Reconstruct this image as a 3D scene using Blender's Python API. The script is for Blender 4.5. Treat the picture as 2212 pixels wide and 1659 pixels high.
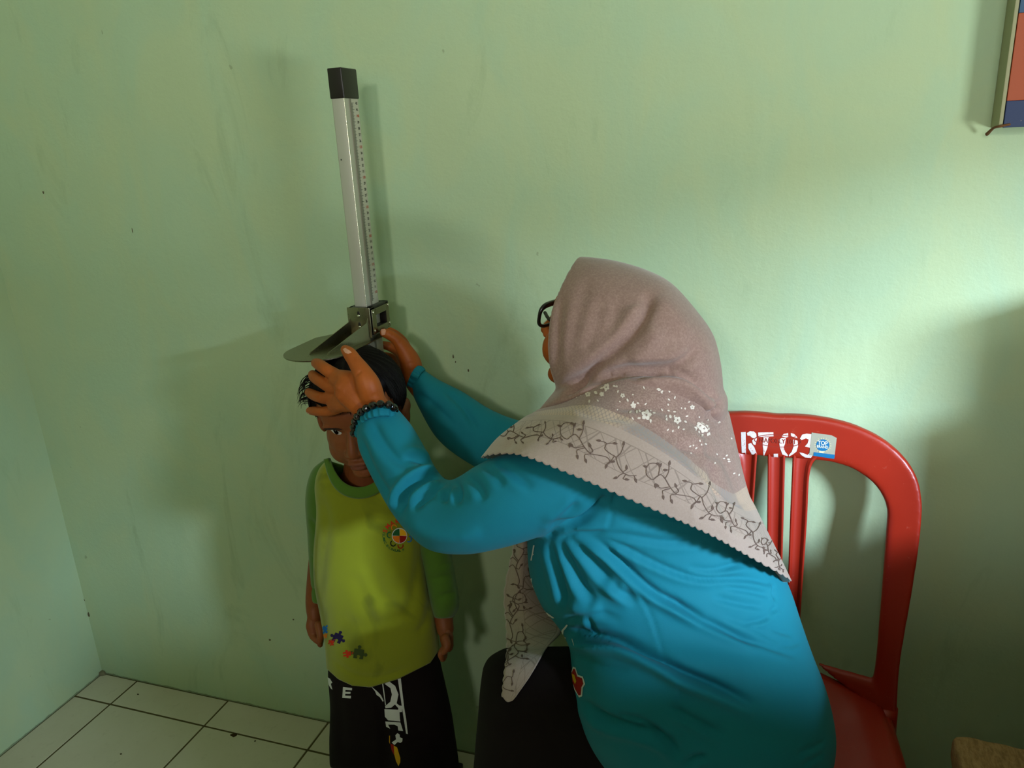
import bpy, bmesh, math, random
import numpy as np
from mathutils import Vector, Matrix
from mathutils.bvhtree import BVHTree

for o in list(bpy.data.objects):
    bpy.data.objects.remove(o, do_unlink=True)
SC = bpy.context.scene
COL = SC.collection
random.seed(7)
RNG = np.random.default_rng(7)

# ------------------------------------------------------------------ camera
W, H, F = 2212, 1659, 1661.0
CAM = np.array([1.715, -1.329, 1.363])
YAW, PITCH, ROLL = np.radians([19.2, 17.64, -2.92])
def _basis():
    cy, sy, cp, sp = math.cos(YAW), math.sin(YAW), math.cos(PITCH), math.sin(PITCH)
    f = np.array([-sy*cp, cy*cp, -sp]); r = np.array([cy, sy, 0.0]); u = np.cross(r, f)
    cr, sr = math.cos(ROLL), math.sin(ROLL)
    return f, cr*r + sr*u, -sr*r + cr*u
FWD, RIGHT, UPV = _basis()
cam_data = bpy.data.cameras.new('camera')
cam_data.sensor_fit = 'HORIZONTAL'; cam_data.sensor_width = 36.0
cam_data.lens = 36.0*F/W; cam_data.clip_start = 0.02
cam = bpy.data.objects.new('camera', cam_data); COL.objects.link(cam)
cam.matrix_world = Matrix(((RIGHT[0], UPV[0], -FWD[0], CAM[0]), (RIGHT[1], UPV[1], -FWD[1], CAM[1]),
                           (RIGHT[2], UPV[2], -FWD[2], CAM[2]), (0, 0, 0, 1)))
SC.camera = cam

# ------------------------------------------------------------------ light and exposure
SC.view_settings.view_transform = 'Standard'
SC.view_settings.look = 'None'
SC.view_settings.gamma = 1.0
SC.view_settings.use_curve_mapping = False
SC.view_settings.exposure = 0.0
wd = bpy.data.worlds.new('world'); SC.world = wd; wd.use_nodes = True
wd.node_tree.nodes['Background'].inputs[0].default_value = (0.75, 0.88, 1.0, 1)
wd.node_tree.nodes['Background'].inputs[1].default_value = 0.15

def area_light(name, loc, target, sx, sy, power, col):
    l = bpy.data.lights.new(name, 'AREA'); l.shape = 'RECTANGLE'; l.size = sx; l.size_y = sy
    l.energy = power; l.color = col
    o = bpy.data.objects.new(name, l); COL.objects.link(o)
    o.location = loc
    o.rotation_euler = (Vector(target)-Vector(loc)).to_track_quat('-Z', 'Y').to_euler()
    return o
# blue skylight through the high slit window in the right wall, paler light through the low window below it,
# the small high vent behind the camera and an added soft fill at the front wall
KEY = area_light('skylight_slit', (3.90, -2.0, 1.75), (1.73, 0.0, 0.95), 0.50, 0.26, 222, (0.63, 0.79, 1.0))
LOW = area_light('daylight_window', (3.07, -1.31, 0.95), (1.1, -0.12, 1.3), 0.46, 0.36, 28, (0.86, 0.95, 0.95))
VENT = area_light('daylight_vent', (1.5, -3.12, 2.05), (1.1, -0.1, 1.0), 0.24, 0.24, 17.5, (1.0, 0.96, 0.88))
FILL = area_light('ambient_fill', (2.2, -3.10, 1.70), (1.5, 0.0, 1.2), 0.85, 0.7, 19.0, (0.95, 0.98, 0.97))

# ------------------------------------------------------------------ pixel <-> world helpers (photo frame 2212 x 1659)
def ray(x, y): return FWD + RIGHT*((x-W/2)/F) - UPV*((y-H/2)/F)
def pd(x, y, d): return CAM + ray(x, y)*d                       # point at optical depth d
def py(x, y, Y): r = ray(x, y); return CAM + r*((Y-CAM[1])/r[1])  # point on the plane y = Y
def pz(x, y, Z): r = ray(x, y); return CAM + r*((Z-CAM[2])/r[2])
def pxx(x, y, X): r = ray(x, y); return CAM + r*((X-CAM[0])/r[0])
def proj(P):
    d = np.asarray(P, float)-CAM; z = d@FWD
    return np.stack([W/2+F*(d@RIGHT)/z, H/2-F*(d@UPV)/z, z], -1)

# ------------------------------------------------------------------ mesh helpers
def mesh_from(name, V, Fc, mats=None, smooth=True, midx=None):
    me = bpy.data.meshes.new(name)
    me.from_pydata([tuple(map(float, v)) for v in V], [], [tuple(int(i) for i in f) for f in Fc])
    if mats is not None:
        for m in (mats if isinstance(mats, (list, tuple)) else [mats]): me.materials.append(m)
    if midx is not None: me.polygons.foreach_set('material_index', np.asarray(midx, np.int32))
    if smooth: me.polygons.foreach_set('use_smooth', np.ones(len(me.polygons), bool))
    me.update()
    return me
def mk(name, V, Fc, mat, parent=None, smooth=True, midx=None, label=None):
    o = bpy.data.objects.new(name, mesh_from(name, V, Fc, mat, smooth, midx))
    COL.objects.link(o)
    if parent is not None:
        o.parent = parent; o.matrix_parent_inverse = parent_inv(parent)
    if label: o['label'] = label
    return o
def parent_inv(p):
    # meshes are written in world coordinates; only a thing's Empty is moved (to its base)
    return Matrix.Translation(p.location).inverted() if p.parent is None else Matrix.Identity(4)
def empty(name, loc, label, cat, group=None):
    o = bpy.data.objects.new(name, None); COL.objects.link(o); o.location = loc
    o['label'] = label; o['category'] = cat
    if group: o['group'] = group
    o.empty_display_size = 0.05
    return o
def tag(o, label, cat, group=None):
    o['label'] = label; o['category'] = cat
    if group: o['group'] = group
    return o
def struct(o, label=None):
    o['kind'] = 'structure'
    if label: o['label'] = label
    return o
def merge(*parts):
    V, Fc, n = [], [], 0
    for v, f in parts:
        v = np.asarray(v, float); V.append(v); Fc += [tuple(i+n for i in q) for q in f]; n += len(v)
    return np.concatenate(V), Fc
def box(c, s, R=None):
    c = np.asarray(c, float); h = np.asarray(s, float)/2
    V = np.array([(x, y, z) for x in (-1, 1) for y in (-1, 1) for z in (-1, 1)])*h
    if R is not None: V = V@np.asarray(R).T
    return V+c, [(0, 1, 3, 2), (4, 6, 7, 5), (0, 4, 5, 1), (2, 3, 7, 6), (0, 2, 6, 4), (1, 5, 7, 3)]
def bbox(c, s, b=0.002, R=None, seg=2):
    """bevelled box"""
    bm = bmesh.new(); bmesh.ops.create_cube(bm, size=1.0)
    for v in bm.verts: v.co = Vector((v.co.x*s[0], v.co.y*s[1], v.co.z*s[2]))
    bmesh.ops.bevel(bm, geom=list(bm.edges), offset=b, segments=seg, profile=0.6, affect='EDGES')
    bm.verts.index_update()
    V = np.array([v.co[:] for v in bm.verts]); Fc = [tuple(v.index for v in f.verts) for f in bm.faces]; bm.free()
    if R is not None: V = V@np.asarray(R).T
    return V+np.asarray(c, float), Fc
def cr(pts, n):
    """Catmull-Rom through pts, n samples per span"""
    P = np.asarray(pts, float)
    if P.ndim == 1: P = P[:, None]
    Q = np.concatenate([[2*P[0]-P[1]], P, [2*P[-1]-P[-2]]]); out = []
    for i in range(1, len(Q)-2):
        t = np.linspace(0, 1, n, endpoint=False)[:, None]
        a, b, c, d = Q[i-1], Q[i], Q[i+1], Q[i+2]
        out.append(0.5*((2*b)+(-a+c)*t+(2*a-5*b+4*c-d)*t**2+(-a+3*b-3*c+d)*t**3))
    out.append(P[-1:]); return np.concatenate(out)
def loft(rings, cap=True, closed=True):
    n = len(rings[0]); V = np.concatenate(rings); Fc = []
    m = n if closed else n-1
    for i in range(len(rings)-1):
        for j in range(m):
            k = (j+1) % n
            Fc.append((i*n+j, i*n+k, (i+1)*n+k, (i+1)*n+j))
    if cap and closed:
        Fc.append(tuple(range(n-1, -1, -1))); Fc.append(tuple(range((len(rings)-1)*n, len(rings)*n)))
    return V, Fc
def nrm(v): v = np.asarray(v, float); return v/(np.linalg.norm(v)+1e-12)
def tube(pts, radii, n=14, seg=5, flat=None, cap=True, smooth=True, up=None):
    """round-ended tapering tube through 3-D points; flat = (axis, factor) squashes the section along axis"""
    P = np.asarray(pts, float); r = np.asarray(radii, float) if np.ndim(radii) else np.full(len(P), radii)
    if smooth and len(P) > 2: P2 = cr(P, seg); r2 = cr(r, seg)[:, 0]
    else:
        t = np.linspace(0, len(P)-1, (len(P)-1)*seg+1); i = np.minimum(t.astype(int), len(P)-2); u = (t-i)[:, None]
        P2 = P[i]*(1-u)+P[i+1]*u; r2 = r[i]*(1-u[:, 0])+r[i+1]*u[:, 0]
    T = np.gradient(P2, axis=0); T /= np.linalg.norm(T, axis=1)[:, None]+1e-12
    if up is None: up = np.array([0, 0, 1.0]) if abs(T[0][2]) < 0.9 else np.array([1.0, 0, 0])
    nvec = nrm(np.cross(T[0], up)); rings = []
    th = np.linspace(0, 2*np.pi, n, endpoint=False)
    def ring(c, t, nv, rr):
        b = np.cross(t, nv); q = np.outer(np.cos(th)*rr, nv)+np.outer(np.sin(th)*rr, b)
        if flat is not None:
            ax = nrm(flat[0]); q = q-np.outer(q@ax, ax)*(1-flat[1])
        return c+q
    for i in range(len(P2)):
        nvec = nrm(nvec-T[i]*(nvec@T[i]))
        if i == 0 and cap:
            for a in (75, 50, 25): rings.append(ring(P2[0]-T[0]*r2[0]*math.sin(math.radians(a)), T[0], nvec, r2[0]*math.cos(math.radians(a))))
        rings.append(ring(P2[i], T[i], nvec, r2[i]))
        if i == len(P2)-1 and cap:
            for a in (25, 50, 75): rings.append(ring(P2[i]+T[i]*r2[i]*math.sin(math.radians(a)), T[i], nvec, r2[i]*math.cos(math.radians(a))))
    return loft(rings, True)
def ellipsoid(c, r, R=None, nu=20, nv=12):
    V, Fc = [], []
    for i in range(1, nv):
        a = math.pi*i/nv
        for j in range(nu):
            b = 2*math.pi*j/nu; V.append((math.sin(a)*math.cos(b), math.sin(a)*math.sin(b), math.cos(a)))
    for i in range(nv-2):
        for j in range(nu):
            k = (j+1) % nu; Fc.append((i*nu+j, (i+1)*nu+j, (i+1)*nu+k, i*nu+k))
    t = len(V); V += [(0, 0, 1), (0, 0, -1)]
    for j in range(nu):
        k = (j+1) % nu; Fc.append((t, j, k)); Fc.append((t+1, (nv-2)*nu+k, (nv-2)*nu+j))
    V = np.array(V)*np.asarray(r, float)
    if R is not None: V = V@np.asarray(R).T
    return V+np.asarray(c, float), Fc
def psec(xl, yl, xr, yr, Y, dep, n=32, ex=2.0):
    """cross-section of a form: its two outline points in the photo, the y plane its middle lies on, its half thickness"""
    c = py((xl+xr)/2, (yl+yr)/2, Y); d = proj(c)[2]
    a = (pd(xr, yr, d)-pd(xl, yl, d))/2; v = nrm(c-CAM)
    th = np.linspace(0, 2*np.pi, n, endpoint=False)
    ct, st = np.cos(th), np.sin(th); e = 2.0/ex
    ct = np.sign(ct)*np.abs(ct)**e; st = np.sign(st)*np.abs(st)**e
    return c+np.outer(ct, a)+np.outer(st, v)*dep
def pform(secs, n=32, sub=5, ex=2.0):
    """closed form through such sections: rows of xl, yl, xr, yr, Y, half thickness"""
    S = cr(np.array(secs, float), sub)
    return loft([psec(*s, n=n, ex=ex) for s in S])
def remesh(V, Fc, voxel, it=6, fac=0.5):
    me = mesh_from('tmp', V, Fc, smooth=False)
    o = bpy.data.objects.new('tmp', me); COL.objects.link(o)
    m = o.modifiers.new('r', 'REMESH'); m.mode = 'VOXEL'; m.voxel_size = voxel; m.adaptivity = 0
    if it:
        s = o.modifiers.new('s', 'SMOOTH'); s.factor = fac; s.iterations = it
    dg = bpy.context.evaluated_depsgraph_get(); ev = o.evaluated_get(dg); em = ev.to_mesh()
    nv = len(em.vertices); A = np.empty(nv*3); em.vertices.foreach_get('co', A); A = A.reshape(-1, 3)
    Fo = [tuple(p.vertices) for p in em.polygons]
    ev.to_mesh_clear(); bpy.data.objects.remove(o, do_unlink=True); bpy.data.meshes.remove(me)
    return A.copy(), Fo
def fix_normals(V, Fc):
    bm = bmesh.new(); vs = [bm.verts.new(v) for v in V]
    for f in Fc:
        try: bm.faces.new([vs[i] for i in f])
        except ValueError: pass
    bmesh.ops.recalc_face_normals(bm, faces=bm.faces); bm.verts.index_update()
    A = np.array([v.co[:] for v in bm.verts]); Fo = [tuple(v.index for v in f.verts) for f in bm.faces]; bm.free()
    return A, Fo
def vnormals(V, Fc):
    N = np.zeros_like(V)
    for k in (3, 4):
        q = np.array([f for f in Fc if len(f) == k])
        if len(q) == 0: continue
        n = np.cross(V[q[:, 2]]-V[q[:, 0]], V[q[:, -1]]-V[q[:, 1]]) if k == 4 else np.cross(V[q[:, 1]]-V[q[:, 0]], V[q[:, 2]]-V[q[:, 0]])
        for j in range(k): np.add.at(N, q[:, j], n)
    return N/(np.linalg.norm(N, axis=1)[:, None]+1e-12)
def seg_dist(Q, poly):
    """distance and signed side from 2-D points to a polyline, with the parameter along it"""
    best = np.full(len(Q), 1e9); side = np.zeros(len(Q)); par = np.zeros(len(Q)); L = len(poly)-1
    for i in range(L):
        a, b = poly[i], poly[i+1]; d = b-a; l2 = d@d+1e-9
        t = np.clip(((Q-a)@d)/l2, 0, 1); c = a+t[:, None]*d; v = Q-c; D = np.hypot(v[:, 0], v[:, 1])
        m = D < best; best[m] = D[m]; side[m] = (d[0]*v[m, 1]-d[1]*v[m, 0]); par[m] = (i+t[m])/L
    return best, np.sign(side), par
def sculpt(V, Fc, strokes, smooth_px=True):
    """cloth folds worked into the surface: each stroke = (photo polyline, width px, height m[, ridge]);
       negative height cuts a groove, ridge > 0 raises the cloth on one side of it"""
    N = vnormals(V, Fc); view = V-CAM; view /= np.linalg.norm(view, axis=1)[:, None]
    face = np.clip(-(N*view).sum(1)*2.2, 0, 1)
    pr = proj(V)[:, :2]; D = np.zeros(len(V))
    for s in strokes:
        poly = cr(np.array(s[0], float), 6); w, h = s[1], s[2]; rg = s[3] if len(s) > 3 else 0.0
        lo, hi = poly.min(0)-4*w, poly.max(0)+4*w
        m = np.all((pr > lo) & (pr < hi), 1)
        if not m.any(): continue
        d, sd, t = seg_dist(pr[m], poly)
        ends = np.clip(np.minimum(t, 1-t)*5, 0, 1)**0.7
        g = h*np.exp(-(d/w)**2)
        if rg: g = g + abs(h)*rg*np.exp(-((d*sd-1.7*w)/(1.3*w))**2)
        D[m] += g*ends
    return V+N*(D*face)[:, None]

def lap(V, Fc, n=2, f=0.5):
    """even out a surface"""
    E = np.array([(f_[k], f_[(k+1) % len(f_)]) for f_ in Fc for k in range(len(f_))]); V = V.copy()
    cnt = np.bincount(E.ravel(), minlength=len(V))[:, None]
    for _ in range(n):
        A = np.zeros_like(V)
        for k in range(3):
            A[:, k] = np.bincount(E[:, 0], V[E[:, 1], k], len(V))+np.bincount(E[:, 1], V[E[:, 0], k], len(V))
        V += f*(A/np.maximum(cnt, 1)-V)
    return V

# ------------------------------------------------------------------ material helpers
def srgb(r, g, b):
    f = lambda c: (c/255/12.92) if c/255 <= 0.04045 else ((c/255+0.055)/1.055)**2.4
    return (f(r), f(g), f(b), 1.0)
class NT:
    def __init__(self, name):
        self.m = bpy.data.materials.new(name); self.m.use_nodes = True
        self.t = self.m.node_tree; self.b = self.t.nodes['Principled BSDF']
    def n(self, typ, **kw):
        nd = self.t.nodes.new(typ)
        for k, v in kw.items():
            if k.startswith('i_'):
                key = k[2:]; key = int(key) if key.isdigit() else key.replace('_', ' ')
                nd.inputs[key].default_value = v
            else: setattr(nd, k, v)
        return nd
    def l(self, a, b): self.t.links.new(a, b)
    def coords(self, scale=(1, 1, 1), kind='Object', rot=(0, 0, 0), loc=(0, 0, 0)):
        tc = self.n('ShaderNodeTexCoord'); mp = self.n('ShaderNodeMapping')
        mp.inputs['Scale'].default_value = scale; mp.inputs['Rotation'].default_value = rot; mp.inputs['Location'].default_value = loc
        self.l(tc.outputs[kind], mp.inputs[0]); return mp.outputs[0]
    def noise(self, vec, scale, detail=3, rough=0.55, dist=0.0):
        n = self.n('ShaderNodeTexNoise'); n.inputs['Scale'].default_value = scale; n.inputs['Detail'].default_value = detail
        n.inputs['Roughness'].default_value = rough; n.inputs['Distortion'].default_value = dist
        self.l(vec, n.inputs['Vector']); return n.outputs['Fac']
    def ramp(self, fac, stops):
        r = self.n('ShaderNodeValToRGB'); e = r.color_ramp.elements
        while len(e) < len(stops): e.new(0.5)
        for k, (p, c) in enumerate(stops): e[k].position = p; e[k].color = c
        self.l(fac, r.inputs[0]); return r.outputs[0]
    def mix(self, fac, a, b, mode='MIX'):
        n = self.n('ShaderNodeMix', data_type='RGBA', blend_type=mode)
        for s, v in ((n.inputs[0], fac), (n.inputs[6], a), (n.inputs[7], b)):
            if isinstance(v, (int, float, tuple)): s.default_value = v
            else: self.l(v, s)
        return n.outputs[2]
    def math(self, op, a, b=0.0, c=0.0):
        n = self.n('ShaderNodeMath', operation=op)
        for s, v in zip(n.inputs, (a, b, c)):
            if isinstance(v, (int, float)): s.default_value = v
            else: self.l(v, s)
        return n.outputs[0]
    def bump(self, h, strength=0.3, dist=0.002, prev=None):
        n = self.n('ShaderNodeBump'); n.inputs['Strength'].default_value = strength; n.inputs['Distance'].default_value = dist
        self.l(h, n.inputs['Height'])
        if prev is not None: self.l(prev, n.inputs['Normal'])
        return n.outputs[0]
    def done(self, col=None, rough=0.6, normal=None, metal=0.0, spec=0.5, **kw):
        b = self.b
        if col is not None:
            if isinstance(col, tuple): b.inputs['Base Color'].default_value = col
            else: self.l(col, b.inputs['Base Color'])
        if isinstance(rough, (int, float)): b.inputs['Roughness'].default_value = rough
        else: self.l(rough, b.inputs['Roughness'])
        if normal is not None: self.l(normal, b.inputs['Normal'])
        b.inputs['Metallic'].default_value = metal; b.inputs['Specular IOR Level'].default_value = spec
        for k, v in kw.items():
            key = k.replace('_', ' ')
            if key in b.inputs: b.inputs[key].default_value = v
        return self.m
def plain(name, col, rough=0.5, metal=0.0, spec=0.5, **kw):
    return NT(name).done(col, rough, None, metal, spec, **kw)
def fabric(name, col, var=0.12, scale=700, bump=0.25, rough=0.85, sheen=0.25, stain=None):
    t = NT(name); v = t.coords()
    big = t.noise(v, 9, 4); fine = t.noise(v, scale, 2)
    dk = tuple(c*(1-var) for c in col[:3])+(1,); lt = tuple(min(1, c*(1+var)) for c in col[:3])+(1,)
    c = t.mix(big, dk, lt); c = t.mix(t.math('MULTIPLY', fine, 0.25), c, dk)
    if stain:                                                  # damp patches with outlines of their own
        st = t.ramp(t.noise(t.coords((1, 1, 0.7)), 11, 3, 0.45, 0.8), [(0.52, (0, 0, 0, 1)), (0.60, (1, 1, 1, 1))])
        c = t.mix(t.math('MULTIPLY', st, 0.75), c, stain)
    return t.done(c, rough, t.bump(fine, bump, 0.0006), spec=0.25, Sheen_Weight=sheen, Sheen_Roughness=0.5)
def skin_mat(name, col, dark):
    t = NT(name); v = t.coords()
    c = t.mix(t.noise(v, 30, 4), col, dark); f = t.noise(v, 420, 3)
    return t.done(c, 0.52, t.bump(f, 0.22, 0.0008), spec=0.35, Subsurface_Weight=0.06, Subsurface_Scale=0.006)
# ================================================================== setting: room shell
RX, RY, RZ = 3.0, -3.0, 2.75
def wall_material():
    t = NT('green_wall_paint'); v = t.coords()
    big = t.noise(v, 2.3, 4, 0.5, 0.6); mid = t.noise(t.coords((1, 1, 0.55)), 7, 5, 0.6, 0.8); fine = t.noise(v, 260, 3)
    c = t.mix(big, srgb(168, 190, 150), srgb(178, 203, 170))
    patch = t.ramp(mid, [(0.40, (0, 0, 0, 1)), (0.62, (1, 1, 1, 1))])
    c = t.mix(t.math('MULTIPLY', patch, 0.42), c, srgb(188, 198, 150))
    stain = t.ramp(t.noise(t.coords((1.2, 1.2, 0.35)), 5.5, 6, 0.65, 1.5), [(0.60, (0, 0, 0, 1)), (0.74, (1, 1, 1, 1))])
    c = t.mix(t.math('MULTIPLY', stain, 0.42), c, srgb(142, 162, 124))
    # grime where plaster meets the tiles and scattered scuffs
    sep = t.n('ShaderNodeSeparateXYZ'); t.l(t.coords(), sep.inputs[0])
    edge = t.math('SUBTRACT', 0.010, t.math('SUBTRACT', sep.outputs[2], t.math('MULTIPLY', t.noise(v, 38, 4), 0.012)))
    g = t.math('MULTIPLY', t.math('GREATER_THAN', edge, 0.0125), 0.55)
    c = t.mix(g, c, srgb(82, 84, 52))
    sc = t.ramp(t.noise(v, 34, 2, 0.4), [(0.775, (0, 0, 0, 1)), (0.79, (1, 1, 1, 1))])
    c = t.mix(t.math('MULTIPLY', sc, 0.35), c, srgb(96, 92, 66))
    wav = t.noise(t.coords((1, 1, 0.5)), 4, 3, 0.5, 0.7)
    n = t.bump(wav, 0.22, 0.02); n = t.bump(t.noise(v, 75, 4, 0.6), 0.22, 0.003, n); n = t.bump(fine, 0.16, 0.0012, n)
    return t.done(c, 0.62, n, spec=0.35)
M_WALL = wall_material()
def slab_with_hole(lo, hi, axis, hole=None):
    """wall slab between corners lo and hi, with one rectangular opening (a0, a1, z0, z1) along its length"""
    lo, hi = np.array(lo, float), np.array(hi, float); k = 1-axis
    if hole is None: return box((lo+hi)/2, hi-lo)
    a0, a1, z0, z1 = hole; parts = []
    def seg(s0, s1, t0, t1):
        if s1-s0 < 1e-6 or t1-t0 < 1e-6: return
        l, h = lo.copy(), hi.copy(); l[k], h[k], l[2], h[2] = s0, s1, t0, t1
        parts.append(box((l+h)/2, h-l))
    seg(lo[k], a0, lo[2], hi[2]); seg(a1, hi[k], lo[2], hi[2]); seg(a0, a1, lo[2], z0); seg(a0, a1, z1, hi[2])
    return merge(*parts)
struct(mk('wall_back', *slab_with_hole((-0.12, 0, -0.05), (RX+0.12, 0.12, RZ), 1), M_WALL, smooth=False))
struct(mk('wall_left', *slab_with_hole((-0.12, RY, -0.05), (0, 0, RZ), 0), M_WALL, smooth=False))
KEYWIN, LOWWIN = (-1.55, -0.82, 1.22, 1.50), (-1.60, -1.02, 0.58, 1.18)
rw = merge(slab_with_hole((RX, RY, -0.05), (RX+0.12, 0, 1.20), 0, LOWWIN), slab_with_hole((RX, RY, 1.20), (RX+0.12, 0, RZ), 0, KEYWIN))
struct(mk('wall_right', *rw, M_WALL, smooth=False))
fr = merge(slab_with_hole((-0.12, RY-0.12, -0.05), (1.70, RY, RZ), 1, (1.34, 1.66, 1.89, 2.21)),
           slab_with_hole((1.70, RY-0.12, -0.05), (RX+0.12, RY, RZ), 1, (1.75, 2.65, 0.0, 2.1)))
struct(mk('wall_front', *fr, M_WALL, smooth=False))
struct(mk('ceiling', *box((RX/2, RY/2, RZ+0.03), (RX+0.24, -RY+0.24, 0.06)), plain('ceiling_white', srgb(196, 198, 182), 0.9), smooth=False))
M_SCUFF, M_PLAST = plain('wall_scuff', srgb(92, 84, 60), 0.9), plain('bare_plaster', srgb(186, 194, 160), 0.9)
WB = bpy.data.objects['wall_back']
for k, (x, y, r, sq, mt) in enumerate(((634, 1338, 2.2, 1, 0), (583, 1382, 3.5, 0.8, 0), (192, 1328, 4, 2.4, 0), (182, 1296, 2.5, 1.4, 0), (979, 770, 1.5, 3, 0), (984, 782, 1.2, 2, 0), (1012, 800, 1.6, 2.2, 0), (286, 498, 0.8, 7, 0), (94, 416, 2.2, 1.6, 0), (96, 426, 2.2, 2.6, 1))):
    p = py(x, y, 0); q = np.random.default_rng(k); th = np.linspace(0, 2*np.pi, 9, endpoint=False); rr = r/1150*(0.7+0.6*q.random(9))
    a = np.stack([p[0]+rr*np.cos(th), np.full(9, -0.0008), p[2]+rr*sq*np.sin(th)], 1); b = a.copy(); b[:, 1] = 0.001
    mk('scuff', *loft([a, b]), (M_SCUFF, M_PLAST)[mt], WB, smooth=False)
M_TRIM = plain('window_trim_paint', srgb(190, 182, 160), 0.5)
def ring_frame(axis, pos, a0, a1, z0, z1, w, d):
    ps = []
    for (s0, s1, t0, t1) in ((a0, a1, z0, z0+w), (a0, a1, z1-w, z1), (a0, a0+w, z0+w, z1-w), (a1-w, a1, z0+w, z1-w)):
        c = [0, 0, (t0+t1)/2]; s = [0, 0, t1-t0]; c[axis] = pos; s[axis] = d; c[1-axis] = (s0+s1)/2; s[1-axis] = s1-s0
        ps.append(bbox(c, s, 0.004))
    return merge(*ps)
struct(mk('window_1', *ring_frame(0, RX+0.02, *KEYWIN, 0.015, 0.04), M_TRIM, smooth=False))
struct(mk('window_3', *ring_frame(0, RX+0.02, *LOWWIN, 0.02, 0.05), M_TRIM, smooth=False))
struct(mk('window_2', *ring_frame(1, RY-0.03, 1.34, 1.66, 1.89, 2.21, 0.02, 0.05), M_TRIM, smooth=False))
struct(mk('trim_1', *ring_frame(1, RY-0.03, 1.75, 2.65, 0.0, 2.1, 0.04, 0.06), M_TRIM, smooth=False))

# ---- floor: mortar bed with 30 cm tiles laid from the measured joints
def tile_material():
    t = NT('ceramic_floor_tile'); v = t.coords()
    c = t.mix(t.noise(v, 6, 5, 0.6, 0.5), srgb(196, 186, 160), srgb(212, 204, 182))
    d = t.ramp(t.noise(v, 55, 5, 0.7), [(0.58, (0, 0, 0, 1)), (0.80, (1, 1, 1, 1))])
    c = t.mix(t.math('MULTIPLY', d, 0.28), c, srgb(140, 128, 96))
    r = t.ramp(t.noise(v, 14, 3), [(0.3, (0.32, 0.32, 0.32, 1)), (0.7, (0.5, 0.5, 0.5, 1))])
    return t.done(c, r, t.bump(t.noise(v, 12, 2), 0.06, 0.004), spec=0.45)
def grout_material():
    t = NT('dirty_grout'); v = t.coords()
    return t.done(t.mix(t.noise(v, 60, 4), srgb(70, 62, 38), srgb(104, 94, 62)), 0.95, spec=0.1)
M_TILE, M_GROUT = tile_material(), grout_material()
floor = struct(mk('floor', *box((RX/2, RY/2, -0.026), (RX+0.2, -RY+0.2, 0.05)), M_GROUT, smooth=False))
xs = [0.0]+[0.122+0.3*k for k in range(10) if 0.122+0.3*k < RX]+[RX]
ys = [0.0]+[-0.095-0.3*k for k in range(10) if -0.095-0.3*k > RY]+[RY]
tile_cache = {}
for i in range(len(xs)-1):
    for j in range(len(ys)-1):
        sx, sy = round(xs[i+1]-xs[i]-0.0042, 4), round(ys[j]-ys[j+1]-0.0042, 4)
        if sx < 0.02 or sy < 0.02: continue
        if (sx, sy) not in tile_cache:
            tile_cache[(sx, sy)] = mesh_from('tile', *bbox((0, 0, 0), (sx, sy, 0.008), 0.0012, seg=1), M_TILE, smooth=False)
        o = bpy.data.objects.new('tile', tile_cache[(sx, sy)]); COL.objects.link(o)
        o.location = ((xs[i]+xs[i+1])/2, (ys[j]+ys[j+1])/2, -0.004+random.uniform(-0.0004, 0.0004))
        o.parent = floor
# chipped joint and crumbs on the tiles
def blob(c, r, n=9, hgt=0.0015, sq=0.6, seed=0):
    rg = np.random.default_rng(seed); th = np.linspace(0, 2*np.pi, n, endpoint=False); rr = r*(0.65+0.5*rg.random(n))
    base = np.stack([c[0]+rr*np.cos(th), c[1]+rr*sq*np.sin(th), np.full(n, c[2])], 1)
    top = base*1.0; top[:, :2] = c[:2]+(base[:, :2]-c[:2])*0.7; top[:, 2] += hgt
    return loft([base, top])
M_DIRT = plain('dried_mud', srgb(58, 44, 24), 0.95, spec=0.1)
p = pz(505, 1588, 0.0)
tag(mk('mud_flake', *blob((p[0], p[1], 0.0), 0.012, 10, 0.001, 0.55, 3), M_DIRT, smooth=False), 'dark flake of dried mud on a tile joint of the floor', 'dirt')
for k, (x, y) in enumerate(((298, 1500), (551, 1601), (261, 1629))):
    p = pz(x, y, 0.0)
    tag(mk('crumb', *blob((p[0], p[1], 0.0), 0.0030, 7, 0.0016, 0.7, 10+k), M_DIRT, smooth=False),
        ('dark crumb on the tile nearest the room corner', 'dark crumb on the tile beside the mud flake', 'dark crumb on the large tile at the lower left')[k], 'dirt', 'crumbs on the floor tiles')
p = pz(220, 1452, 0.0)
tag(mk('plaster_chip', *blob((p[0]+0.008, p[1]-0.008, 0.0), 0.013, 9, 0.010, 0.8, 5), plain('pale_plaster', srgb(120, 116, 86), 0.9), smooth=False), 'small broken plaster chip lying in the corner of the room', 'debris')

# ================================================================== unseen cupboard and boxes at the right, added to shade the lower wall
def wood_mat(name, a, b, scale=(1, 1, 1), rough=0.75):
    t = NT(name); v = t.coords(scale)
    f = t.noise(v, 22, 6, 0.65, 1.2); c = t.mix(f, a, b)
    d = t.ramp(t.noise(v, 60, 4, 0.7), [(0.42, (0, 0, 0, 1)), (0.62, (1, 1, 1, 1))])
    c = t.mix(t.math('MULTIPLY', d, 0.5), c, tuple(x*0.45 for x in a[:3])+(1,))
    return t.done(c, rough, t.bump(f, 0.5, 0.004), spec=0.25)
M_BLOCKER = wood_mat('blocker_wood', srgb(96, 66, 38), srgb(140, 100, 60), (1, 1, 6))
blocker = empty('cupboard_blocker', (2.62, -0.59, 0), 'brown wooden cupboard standing along the right wall', 'cabinet')
mk('body', *bbox((2.63, -0.59, 0.435), (0.64, 1.02, 0.87), 0.004), M_BLOCKER, blocker, smooth=False)
mk('top_board', *bbox((2.62, -0.59, 0.885), (0.67, 1.06, 0.03), 0.006), M_BLOCKER, blocker, smooth=False)
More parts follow.
